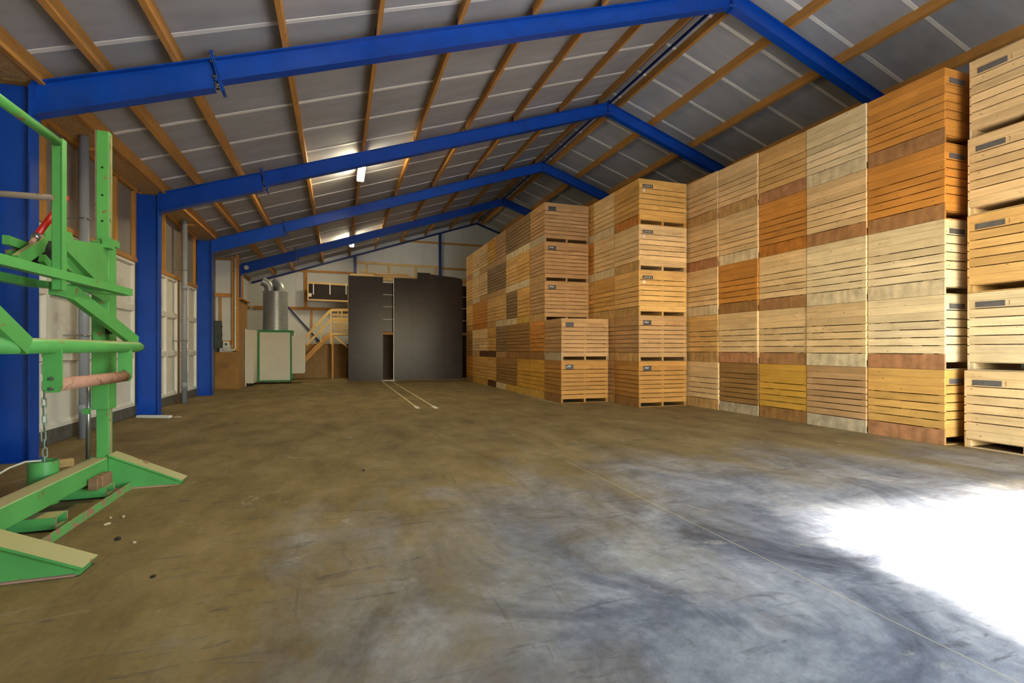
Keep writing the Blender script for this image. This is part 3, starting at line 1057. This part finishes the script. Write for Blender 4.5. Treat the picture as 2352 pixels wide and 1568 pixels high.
jb = thing('junction_box', 'small white socket box on the cupboard rail', 'socket box')
box('case', (-4.16, YC_ - 0.06, 1.60), (-3.95, YC_ - 0.0, 1.82), 'white_plastic', jb, 0.008)
box('cover', (-4.10, YC_ - 0.068, 1.66), (-4.01, YC_ - 0.06, 1.76), 'label_grey', jb)

# wall timbers and white sheets beyond the cupboard
for y, z0, z1 in ((25.6, 0.0, 5.1), (27.6, 0.0, 5.1)):
    bar('stud', (XL + 0.05, y, z0), (XL + 0.05, y, z1), 0.14, 0.09, 'timber', wl, up=(1, 0, 0))
bar('wall_rail', (XL + 0.05, 24.7, 3.72), (XL + 0.05, Y1, 3.72), 0.09, 0.14, 'timber', wl)
bar('wall_rail', (XL + 0.05, 24.7, 5.22), (XL + 0.05, Y1, 5.22), 0.09, 0.14, 'timber', wl)
box('white_lining', (XL, 24.6, 0.0), (XL + 0.01, Y1, 5.5), 'white_sheet', wl)
sd_ = thing('smoke_sensor', 'small white round sensor on the farthest blue rafter knee', 'sensor')
tube('sensor_body', [(-3.72, 24.352, 5.02), (-3.72, 24.27, 5.02)], [0.10, 0.085], 'white_plastic', sd_, 20)

# ================================================================== HEATER
ht = thing('hot_air_heater', 'cream panelled mobile heater with green frame and tall galvanised drum on top', 'heater')
hx0, hx1, hy0, hy1, hz0, hz1 = -3.30, -1.96, 24.50, 25.65, 0.10, 2.32
HW = hy0
box('body', (hx0 + 0.05, hy0 + 0.01, hz0 + 0.05), (hx1 - 0.05, hy1 - 0.01, hz1 - 0.05), 'cream_panel', ht)
box('front_panel', (hx0 + 0.07, hy0 - 0.006, hz0 + 0.07), (hx1 - 0.05, hy0 + 0.009, hz1 - 0.06), 'cream_panel', ht, 0.004)
for x in (hx0 + 0.03, hx1 - 0.03):
    for y in (hy0 + 0.03, hy1 - 0.03):
        box('frame_post', (x - 0.035, y - 0.035, hz0), (x + 0.035, y + 0.035, hz1), 'trim_green', ht)
for z in (hz0 + 0.03, hz1 - 0.03):
    for y in (hy0 + 0.03, hy1 - 0.03):
        box('frame_rail', (hx0 + 0.066, y - 0.03, z - 0.03), (hx1 - 0.066, y + 0.03, z + 0.03), 'trim_green', ht)
    for x in (hx0 + 0.03, hx1 - 0.03):
        box('frame_rail', (x - 0.03, hy0 + 0.066, z - 0.03), (x + 0.03, hy1 - 0.066, z + 0.03), 'trim_green', ht)
box('lid', (hx0, hy0, hz1 + 0.001), (hx1 + 0.04, hy1, hz1 + 0.04), 'trim_green', ht)
sb2 = box('side_panel', (-3.57, 23.34, 0.12), (-3.312, hy0 - 0.012, 2.32), 'cream_panel', ht, 0.006)
box('foil_edge', (-3.612, 23.30, 0.0), (-3.572, 23.37, 2.36), 'white_plastic', ht, 0.004)
for x in (-3.5, -3.37):
    tube('caster_wheel', [(x - 0.02, 23.5, 0.05), (x + 0.02, 23.5, 0.05)], 0.049, 'black_rubber', ht, 16)
    box('caster_fork', (x - 0.03, 23.47, 0.085), (x + 0.03, 23.53, 0.12), 'steel', ht)
box('side_duct', (hx1 + 0.006, hy0 + 0.16, 0.44), (-1.43, hy1 - 0.2, 2.10), 'cream_panel', ht, 0.006)
box('duct_edge', (-1.428, hy0 + 0.15, 0.5), (-1.405, hy0 + 0.20, 2.12), 'white_plastic', ht)
for x in (hx0 + 0.12, hx1 - 0.12):
    for y in (hy0 + 0.12, hy1 - 0.12):
        w = tube('caster_wheel', [(x - 0.02, y, 0.05), (x + 0.02, y, 0.05)], 0.049, 'black_rubber', ht, 16)
        box('caster_fork', (x - 0.035, y - 0.03, 0.085), (x + 0.035, y + 0.03, hz0), 'steel', ht)
cx, cy = -2.66, (hy0 + hy1) / 2
prof = [(0.0, 2.362)]
z = 2.362
prof.append((0.515, z))
while z < 4.0:
    prof += [(0.515, z + 0.10), (0.520, z + 0.105), (0.520, z + 0.125), (0.515, z + 0.13)]
    z += 0.20
prof += [(0.515, 4.06), (0.525, 4.065), (0.525, 4.09), (0.0, 4.09)]
dr = lathe('drum', prof, (cx, cy, 0), 'galvanised', ht, 48)


def elbow(c, ang, r=0.21, rise=0.16, run=0.30):
    d = Vector((math.cos(ang), math.sin(ang), 0))
    pts = [Vector(c)]
    pts.append(Vector(c) + Vector((0, 0, rise)))
    for q in range(1, 7):
        a = q / 6 * math.pi / 2.6
        pts.append(Vector(c) + Vector((0, 0, rise)) + d * (run * (1 - math.cos(a))) + Vector((0, 0, run * math.sin(a))))
    e = (pts[-1] - pts[-2]).normalized()
    pts.append(pts[-1] + e * 0.10)
    o = tube('duct_elbow', pts, r, 'galvanised', ht, 24, cap=False)
    tube('duct_collar', [pts[-1] - e * 0.03, pts[-1]], r + 0.012, 'galvanised', ht, 24, cap=False)
    tube('duct_throat', [pts[-1] - e * 0.10, pts[-1] - e * 0.09], r * 0.98, 'black_rubber', ht, 24)


elbow((cx - 0.24, cy - 0.12, 4.05), R(190), 0.20)
elbow((cx + 0.20, cy - 0.05, 4.05), R(165), 0.21, 0.10, 0.34)
elbow((cx - 0.02, cy + 0.24, 4.05), R(80), 0.18)

# ================================================================== DARK SLIDING PANELS
YP = 24.95
dl = thing('sliding_panel', 'narrow dark film-faced sliding panel left of the gap', 'sliding door', group='dark sliding panels')
dr_ = thing('sliding_panel', 'wide dark film-faced sliding panel right of the gap', 'sliding door', group='dark sliding panels')


def panel_sheets(par, x0, x1, y, zs, xs):
    for i in range(len(zs) - 1):
        for j in range(len(xs) - 1):
            box('plywood_sheet', (xs[j] + 0.0015, y + random.uniform(0, 0.003), zs[i] + 0.0015), (xs[j + 1] - 0.0015, y + 0.04, zs[i + 1] - 0.0015), 'black_film', par)


panel_sheets(dl, 0, 0, YP, [0.03, 1.25, 2.50, 3.75, 4.96], [0.45, 2.03])
panel_sheets(dr_, 0, 0, YP, [0.03, 1.27, 2.52, 3.76, 4.94], [2.54, 3.40, 4.98, 5.90])
box('edge_strip', (2.512, YP - 0.01, 0.03), (2.537, YP + 0.05, 4.95), 'white_plastic', dr_)
box('edge_strip', (0.43, YP - 0.01, 3.0), (0.447, YP + 0.05, 4.96), 'pale_timber', dl)
box('bottom_rail', (0.45, YP + 0.042, 0.0), (2.03, YP + 0.09, 0.10), 'aged_timber', dl)
box('bottom_rail', (2.54, YP + 0.042, 0.0), (5.9, YP + 0.09, 0.10), 'aged_timber', dr_)
box('top_board', (3.66, YP + 0.042, 4.70), (4.30, YP + 0.08, 5.26), 'black_film', dr_)
prism('top_board', [(4.31, 4.7), (5.9, 4.7), (5.9, 5.03), (5.55, 5.10), (4.31, 5.20)], YP + 0.042, YP + 0.08, 'y', 'black_film', dr_)
# dark boarded wall of the cold store seen through the gap and at the right end
cw = thing('cold_store_wall', 'black boarded partition seen through the gap between the sliding panels', 'partition')
YW = 25.22
for x0, x1 in ((1.85, 2.75), (5.70, 6.60)):
    for i, (a, b) in enumerate(((2.36, 2.95), (2.97, 3.56), (3.58, 4.14), (4.16, 4.72))):
        box('wall_board', (x0, YW, a), (x1, YW + 0.04, b), 'black_film', cw)
        box('joint_strip', (x0, YW - 0.008, b), (x1, YW + 0.03, b + 0.02), 'joint_white', cw)
    bar('lintel', (x0, YW + 0.0, 2.28), (x1, YW + 0.0, 2.28), 0.12, 0.11, 'timber', cw)
    bar('head_beam', (x0, YW + 0.0, 4.90), (x1, YW + 0.0, 4.90), 0.12, 0.14, 'pale_timber', cw)
box('rear_board', (0.5, 26.6, 0.0), (7.4, 26.66, 4.6), 'dark_brown', cw)
box('threshold', (1.98, YP - 0.02, 0.0), (2.60, YP + 0.25, 0.022), 'joint_white', cw)
for x in (0.6, 6.9):
    bar('frame_post', (x, YW + 0.1, 0.0), (x, YW + 0.1, 5.0), 0.12, 0.12, 'aged_timber', cw, up=(0, 1, 0))
bar('frame_beam', (0.55, YW + 0.1, 5.05), (6.95, YW + 0.1, 5.05), 0.16, 0.10, 'pale_timber', cw)
# loose planks on top
for i, (x0, z0, x1, z1, lab) in enumerate(((0.92, 5.20, 1.95, 5.10, 'pale plank lying on top of the narrow dark panel'), (1.6, 5.13, 3.28, 5.16, 'long pale plank lying across the gap on top of the dark panels'), (2.05, 4.97, 2.50, 4.97, 'short pale block in the head of the gap between the panels'))):
    tag(bar('loose_plank', (x0, YW - 0.12 + 0.13 * i, z0), (x1, YW - 0.12 + 0.13 * i, z1), 0.10, 0.07, 'pale_timber'), lab, 'plank')

# ================================================================== HATCH BOARD ON THE GABLE
hb = thing('hatch_board', 'dark rectangular hatch with pale timber frame and three white straps', 'hatch')
hy = 28.9
a, b = on_y(706, 648, hy), on_y(803, 692, hy)
zb_, zt_ = b.z, a.z
box('board', (a.x + 0.06, hy, zb_ + 0.06), (b.x, hy + 0.04, zt_ - 0.06), 'black_film', hb)
bar('frame_rail', (a.x, hy, zt_ - 0.02), (b.x + 0.05, hy, zt_ - 0.06), 0.10, 0.10, 'pale_timber', hb)
bar('frame_rail', (a.x, hy, zb_ + 0.03), (b.x + 0.05, hy, zb_ + 0.0), 0.10, 0.08, 'pale_timber', hb)
bar('frame_post', (a.x + 0.03, hy, zb_ + 0.07), (a.x + 0.03, hy, zt_ - 0.08), 0.06, 0.06, 'pale_timber', hb, up=(0, 1, 0))
for px in (720, 758, 795):
    q = on_y(px, 654, hy)
    box('strap', (q.x - 0.025, hy - 0.062, q.z - 0.52), (q.x + 0.025, hy - 0.051, q.z + 0.05), 'white_plastic', hb)
q = on_y(712, 677, hy)
box('notice', (q.x - 0.08, hy - 0.008, q.z - 0.09), (q.x + 0.08, hy, q.z + 0.09), 'white_plastic', hb)
for x in (a.x + 0.1, b.x - 0.1):
    bar('hanger', (x, hy + 0.05, zb_ + 0.2), (x, G - 0.03, zb_ + 0.2), 0.06, 0.06, 'timber', hb)

# ================================================================== STAIRS
sr = thing('timber_stairs', 'pale timber stairs with handrail and landing beside the dark sliding panels', 'stairs')
ys_ = 27.6


def spt(px, py, y=ys_):
    return on_y(px, py, y)


bt, tp = spt(701, 824), spt(760, 763)
bt0 = Vector((bt.x - (tp.x - bt.x) / (tp.z - bt.z) * bt.z, ys_, 0.0))
for dy in (0.0, 0.75):
    bar('stringer', bt0 + Vector((0.05, dy, 0.06)), tp + Vector((0, dy, -0.05)), 0.05, 0.22, 'timber', sr)
n = 11
for i in range(1, n):
    q = bt0.lerp(tp, i / n)
    box('tread', (q.x - 0.10, ys_ + 0.03, q.z + 0.02), (q.x + 0.12, ys_ + 0.72, q.z + 0.055), 'pale_timber', sr)
h0, h1, h2 = spt(700, 776), spt(759, 712), spt(800, 711)
bar('handrail', h0, h1, 0.05, 0.13, 'pale_timber', sr)
bar('handrail', h1, h2 + Vector((0.3, 0, 0)), 0.05, 0.13, 'pale_timber', sr)
m0, m1 = spt(704, 792), spt(760, 734)
bar('mid_rail', m0, m1, 0.04, 0.11, 'pale_timber', sr)
bar('mid_rail', spt(762, 735), spt(800, 736) + Vector((0.3, 0, 0)), 0.04, 0.10, 'pale_timber', sr)
for px, pt, pb in ((738, 740, 786), (760, 714, 790), (785, 713, 766)):
    bar('baluster', spt(px, pb), spt(px, pt), 0.07, 0.06, 'pale_timber', sr, up=(0, 1, 0))
l0 = spt(761, 766)
box('landing', (l0.x, ys_ - 0.02, l0.z - 0.08), (1.6, ys_ + 0.95, l0.z + 0.05), 'pale_timber', sr)
for x in (l0.x + 0.06, 1.3):
    for dy in (0.05, 0.88):
        bar('landing_post', (x, ys_ + dy, 0.0), (x, ys_ + dy, l0.z - 0.08), 0.09, 0.09, 'timber', sr, up=(0, 1, 0))
bar('strut', spt(768, 772), spt(799, 797), 0.05, 0.09, 'pale_timber', sr)
# pale boards stacked behind the landing rail
for i in range(5):
    q = spt(763, 722 + i * 9, 28.4)
    bar('guard_board', (q.x, 28.4, q.z), (1.7, 28.4, q.z), 0.03, 0.10, 'pale_timber', sr)
for x in (0.0, 1.5):
    bar('guard_post', (x, 28.45, l0.z - 0.08), (x, 28.45, 3.7), 0.06, 0.06, 'pale_timber', sr, up=(0, 1, 0))

# ================================================================== GUIDE LINES ON THE FLOOR
for px0, px1, lab in ((881, 955, 'thin pale guide line on the floor from the narrow panel'), (905, 996, 'thin pale guide line on the floor from the wide panel')):
    a_, b_ = on_floor(px0, 876), on_floor(px1, 938)
    xm = (a_.x + b_.x) / 2
    t = thing('guide_line', lab, 'floor line', group='guide lines on the floor')
    y = b_.y
    y_end = 24.9
    box('line', (xm - 0.022, y + 0.55, 0.0), (xm + 0.022, y_end, 0.003), 'floor_paint', t)
    box('line_end', (xm - 0.05, y, 0.0), (xm + 0.05, y + 0.55, 0.004), 'chalk_white', t)
box('chalk_line', (X2C - 0.10, 12.6, 0.0), (X2C - 0.075, 16.4, 0.002), 'floor_paint', floor)

# ================================================================== GREEN CRATE TIPPER
GT = 'green_paint'
mt_ = thing('crate_tipper', 'large green steel crate tipping machine with rusty roller standing at the left wall', 'machine')


def wedge(y0, y1, x0, x1, h0, h1, name='foot'):
    f = prism(name, [(x0, 0.0), (x1, 0.0), (x1, h1), (x0, h0)], y0 + 0.03, y1 - 0.03, 'y', GT, mt_)
    d = Vector((x1 - x0, 0, h1 - h0))
    n_ = Vector((h0 - h1, 0, x1 - x0)).normalized()
    pa, pb = Vector((x0, (y0 + y1) / 2, h0)) + n_ * 0.012, Vector((x1 + 0.02, (y0 + y1) / 2, h1 - 0.01)) + n_ * 0.012
    bar('foot_flange', pa, pb, y1 - y0, 0.02, GT, mt_, up=tuple(n_))
    box('foot_plate', (x0, y0 + 0.01, 0.0), (x1 - 0.02, y1 - 0.01, 0.012), 'machine_rust', mt_)


wedge(6.62, 6.84, -2.36, -1.69, 0.37, 0.045)
wedge(4.19, 4.42, -2.36, -1.66, 0.36, 0.045)
for y0 in (6.62, 4.19):
    prism('rear_foot', [(-2.54, 0.0), (-2.54, 0.36), (-3.1, 0.045), (-3.1, 0.0)], y0 + 0.03, y0 + 0.19, 'y', GT, mt_)
box('base_beam', (-2.535, 4.20, 0.17), (-2.365, 6.80, 0.355), GT, mt_, 0.008)
# masts: channel with inner slide
for y in (6.66, 4.34):
    box('mast', (-2.475, y, 0.355), (-2.362, y + 0.10, 3.90), GT, mt_, 0.004)
    box('mast_slide', (-2.361, y + 0.02, 0.37), (-2.352, y + 0.035, 3.86), 'machine_rust', mt_)
    box('mast_flange', (-2.484, y - 0.006, 1.2), (-2.474, y + 0.02, 3.90), 'rod_rust', mt_)
    box('sleeve', (-2.50, y - 0.05, 0.88), (-2.345, y + 0.16, 2.70), GT, mt_, 0.005)
    for z in (2.92, 3.20, 3.5):
        tube('bolt_hole', [(-2.42, y - 0.0006, z), (-2.42, y - 0.003, z)], 0.012, 'black_rubber', mt_, 10)
box('sleeve_collar', (-2.40, 6.59, 2.66), (-2.325, 6.85, 2.73), GT, mt_)
tube('lift_cylinder', [(-2.53, 6.62, 0.36), (-2.53, 6.62, 1.2)], 0.022, 'steel', mt_, 12)
box('cylinder_bracket', (-2.56, 6.56, 0.84), (-2.505, 6.62, 0.90), GT, mt_)
# carriage plate beside the mast
XPt = -2.335
pp = [on_x(px, py, XPt) for px, py in ((150, 548), (244, 561), (250, 655), (255, 690), (238, 690), (150, 640))]
prism('carriage_plate', [(p.y, p.z) for p in pp], XPt - 0.02, XPt, 'x', GT, mt_)
box('carriage_plate_tab', (XPt, 6.45, 2.60), (XPt + 0.05, 6.60, 2.66), GT, mt_)
# guard post, rail and rod
XQ = -2.10
box('guard_post', (-2.14, 4.97, 2.0), (-2.075, 5.03, 3.20), GT, mt_, 0.006)
box('guard_post_face', (-2.074, 4.965, 2.0), (-2.066, 5.035, 3.20), GT, mt_)
tube('guard_rail', [(XQ, 5.02, 3.17), (XQ, 3.9, 3.165)], 0.034, GT, mt_, 14)
tube('rusty_rod', [(-2.12, 4.95, 2.72), (-3.1, 4.95, 2.72)], 0.024, 'rod_rust', mt_, 12)
# diagonal brace from post to carriage
bar('brace', on_x(146, 566, -2.12), on_x(238, 660, -2.20), 0.05, 0.07, GT, mt_)
bar('brace', on_x(150, 600, -2.16), on_x(215, 655, -2.26), 0.04, 0.12, GT, mt_)
# tilting table bars
bar('table_bar', (-2.12, 3.9, 2.12), (-2.06, 6.3, 2.12), 0.07, 0.07, GT, mt_)
bar('table_bar', (-2.56, 3.9, 2.10), (-2.5, 5.50, 2.10), 0.07, 0.07, GT, mt_)
bar('table_bar', (-2.5, 5.50, 2.10), (-2.08, 6.28, 2.11), 0.07, 0.06, GT, mt_)
# linkage at the hub
lk = [((12, 550), (92, 578), -2.42, 0.07), ((38, 600), (104, 556), -2.34, 0.10), ((96, 592), (128, 628), -2.30, 0.07), ((30, 572), (34, 596), -2.45, 0.14)]
for (p, q, X_, h_) in lk:
    bar('link_arm', on_x(*p, X_), on_x(*q, X_), 0.04, h_, GT, mt_)
tube('hub', [(-2.46, 5.42, 2.33), (-2.24, 5.42, 2.33)], 0.13, 'black_rubber', mt_, 20)
pp = [on_x(px, py, -2.40) for px, py in ((107, 522), (128, 515), (150, 548), (150, 600), (112, 606))]
prism('hub_plate', [(p.y, p.z) for p in pp], -2.43, -2.41, 'x', GT, mt_)
pp = [on_x(px, py, -2.36) for px, py in ((150, 530), (165, 535), (170, 550), (150, 552))]
prism('lug', [(p.y, p.z) for p in pp], -2.38, -2.36, 'x', GT, mt_)
# red gas strut
ga, gb = on_x(72, 557, -2.26), on_x(152, 453, -2.22)
gs = tube('gas_strut', [ga.lerp(gb, 0.14), gb], 0.024, 'red_paint', mt_, 14)
tube('strut_rod', [ga, ga.lerp(gb, 0.08)], 0.018, 'machine_rust', gs, 12)
tube('strut_collar', [ga.lerp(gb, 0.08), ga.lerp(gb, 0.15)], 0.029, 'steel', gs, 14)
# cross tube with arms, roller hangers
tb = tube('cross_tube', [(-2.12, 3.9, 1.555), (-2.12, 6.72, 1.555), (-2.12, 6.86, 1.555)], [0.058, 0.058, 0.03], GT, mt_, 24)
bar('tilt_arm', on_x(165, 672, -2.14), on_x(312, 786, -2.12), 0.05, 0.13, GT, mt_)
bar('tilt_arm', on_x(120, 662, -2.16), on_x(168, 675, -2.14), 0.05, 0.10, GT, mt_)
bar('tilt_arm', on_x(-40, 700, -2.08), on_x(60, 795, -2.08), 0.05, 0.13, GT, mt_)
box('stop_lug', (-2.37, 6.30, 1.60), (-2.30, 6.40, 1.82), GT, mt_)
tube('pivot', [(-2.40, 6.50, 1.78), (-2.28, 6.50, 1.78)], 0.09, 'black_rubber', mt_, 18)
for y in (4.96, 6.40):
    prism('roller_hanger', [(-2.185, 1.53), (-2.065, 1.53), (-2.065, 1.23), (-2.085, 1.19), (-2.165, 1.19), (-2.185, 1.23)], y - 0.012, y + 0.012, 'y', GT, mt_)
    for z in (1.30, 1.22):
        tube('bolt', [(-2.125, y - 0.03, z), (-2.125, y - 0.012, z)], 0.016, 'steel', mt_, 6)
tube('roller', [(-2.125, 4.98, 1.245), (-2.125, 6.385, 1.245)], 0.054, 'machine_rust', mt_, 24)
# floor strip, pocket tubes
box('floor_angle', (-2.24, 4.42, 0.0), (-2.14, 6.62, 0.014), 'green_worn', mt_)
box('floor_angle_rib', (-2.155, 4.42, 0.014), (-2.14, 6.62, 0.075), 'green_worn', mt_)


def pocket(y0, y1, z0, z1, x0, x1):
    t_ = 0.012
    vs = []
    for x in (x0, x1):
        vs += [(x, y0, z0), (x, y1, z0), (x, y1, z1), (x, y0, z1)]
        vs += [(x, y0 + t_, z0 + t_), (x, y1 - t_, z0 + t_), (x, y1 - t_, z1 - t_), (x, y0 + t_, z1 - t_)]
    fs = []
    for k_ in range(4):
        n_ = (k_ + 1) % 4
        fs.append((k_, n_, 8 + n_, 8 + k_))
        fs.append((4 + k_, 12 + k_, 12 + n_, 4 + n_))
        fs.append((8 + k_, 8 + n_, 12 + n_, 12 + k_))
        fs.append((k_, 4 + k_, 4 + n_, n_))
    o = pydata('fork_pocket', vs, fs, GT, mt_)
    box('pocket_rim', (x1, y0, z0), (x1 + 0.004, y0 + t_, z1), 'machine_rust', o)
    box('pocket_rim', (x1, y1 - t_, z0), (x1 + 0.004, y1, z1), 'machine_rust', o)
    box('pocket_back', (x0 + 0.02, y0 + t_, z0 + t_), (x0 + 0.03, y1 - t_, z1 - t_), 'machine_rust', o)


pocket(5.28, 5.48, 0.02, 0.12, -2.9, -2.245)
pocket(6.27, 6.47, 0.02, 0.12, -2.9, -2.245)
# chain pot welded behind the beam
lathe('chain_pot', [(0.0, 0.06), (0.115, 0.06), (0.115, 0.47), (0.107, 0.47), (0.107, 0.08), (0.0, 0.08)], (-2.652, 6.02, 0), GT, mt_, 32)

ch = thing('hanging_chain', 'steel chain hanging from the green tube into the pot', 'chain')
zc_, i = 1.50, 0
L_, Wd = 0.036, 0.016
while zc_ > 0.42:
    pts = []
    for q in range(14):
        a = 2 * math.pi * q / 14
        x_ = math.cos(a) * Wd + 0
        z_ = math.sin(a) * Wd + (L_ if math.sin(a) > 0 else -L_) * 0.9
        v = Vector((x_, 0, z_))
        pts.append(v)
    me_key = 'chainlink'
    if me_key not in MESH:
        o = tube('chain_link', pts, 0.0062, 'chain_steel', ch, 6, closed=True)
        MESH[me_key] = o.data
    else:
        o = link('chain_link', MESH[me_key], None, ch)
    o.location = (-2.63 + 0.004 * math.sin(i * 1.7), 5.985 + 0.004 * math.cos(i * 2.1), zc_)
    o.rotation_euler = (0, 0, R(90) * (i % 2) + 0.6)
    zc_ -= 0.079
    i += 1
box('chain_hook', (-2.66, 5.96, 1.56), (-2.12, 6.01, 1.60), GT, mt_)

# rusted wooden blocks on the pocket tube
for k_, (y0, y1, lab) in enumerate(((6.14, 6.22, 'short worn wooden block beside the green base beam'), (6.26, 6.50, 'longer worn wooden block next to the shorter one on the machine base'))):
    o = box('wood_block', (-2.355, y0, 0.121), (-2.27, y1, 0.235), 'aged_timber', None, 0.008)
    tag(o, lab, 'wood block')

# ================================================================== BITS ON THE FLOOR
def lump(name, c, r, mat, label, cat, seed, group=None):
    rg = random.Random(seed)
    me = bpy.data.meshes.new(name)
    bm = bmesh.new()
    bmesh.ops.create_icosphere(bm, subdivisions=2, radius=1.0)
    for v in bm.verts:
        f = rg.uniform(0.8, 1.2)
        v.co = Vector((v.co.x * r[0] * f, v.co.y * r[1] * f, max(v.co.z, -0.6) * r[2]))
    bm.to_mesh(me)
    bm.free()
    o = link(name, me, mat, None, (c[0], c[1], r[2] * 0.6), (0, 0, rg.uniform(0, 3)))
    return tag(o, label, cat, group)


lump('soil_clod', on_floor(270, 1240), (0.022, 0.018, 0.018), 'soil', 'dark soil clod on the floor in front of the green machine', 'soil clod', 1)
lump('wood_chip', on_floor(246, 1205), (0.035, 0.016, 0.012), 'debris', 'largest pale wood chip on the floor beside the floor strip', 'wood chip', 2)
lump('wood_chip', on_floor(254, 1190), (0.022, 0.012, 0.010), 'debris', 'small pale wood chip just above the largest chip', 'wood chip', 3)
lump('wood_chip', on_floor(283, 1188), (0.030, 0.012, 0.012), 'debris', 'thin pale wood chip farthest toward the open floor', 'wood chip', 4)
lump('soil_clod', on_floor(352, 1325), (0.018, 0.016, 0.010), 'soil', 'flat soil crumb on the floor nearest the viewpoint', 'soil clod', 5)
lump('soil_clod', on_floor(835, 1081), (0.016, 0.016, 0.014), 'soil', 'lone soil crumb in the middle of the open floor', 'soil clod', 6)
lump('soil_clod', on_floor(308, 1247), (0.018, 0.014, 0.010), 'debris', 'pale soil crumb next to the dark clod', 'soil clod', 7)
p, q = Vector((-4.22, 13.45, 0.03)), Vector((-3.25, 13.02, 0.03))
tag(bar('floor_plank', p, p.lerp(q, 0.72), 0.12, 0.05, 'white_plastic'), 'pale dusty plank lying at the foot of the second blue column', 'plank')
lump('plaster_piece', p.lerp(q, 0.88), (0.10, 0.07, 0.03), 'debris', 'pale broken lump beyond the plank end by the second column', 'lump', 8)
p = on_floor(150, 1072)
tag(bar('floor_block', p + Vector((-0.28, -0.14, 0.05)), p + Vector((0.06, 0.06, 0.05)), 0.12, 0.09, 'pale_timber'), 'pale wooden block on the floor behind the chain pot', 'wood block')
pts = [Vector((-2.66, 6.00, 0.475)), Vector((-2.76, 5.97, 0.48)), Vector((-2.86, 5.93, 0.44)), Vector((-3.0, 5.86, 0.34)), Vector((-3.15, 5.8, 0.17)), Vector((-3.3, 5.75, 0.03)), Vector((-3.6, 5.6, 0.012)), Vector((-3.9, 5.3, 0.012))]
tag(tube('loose_rope', pts, 0.009, 'rope', None, 8), 'thin white rope trailing from the green pot to the left', 'rope')
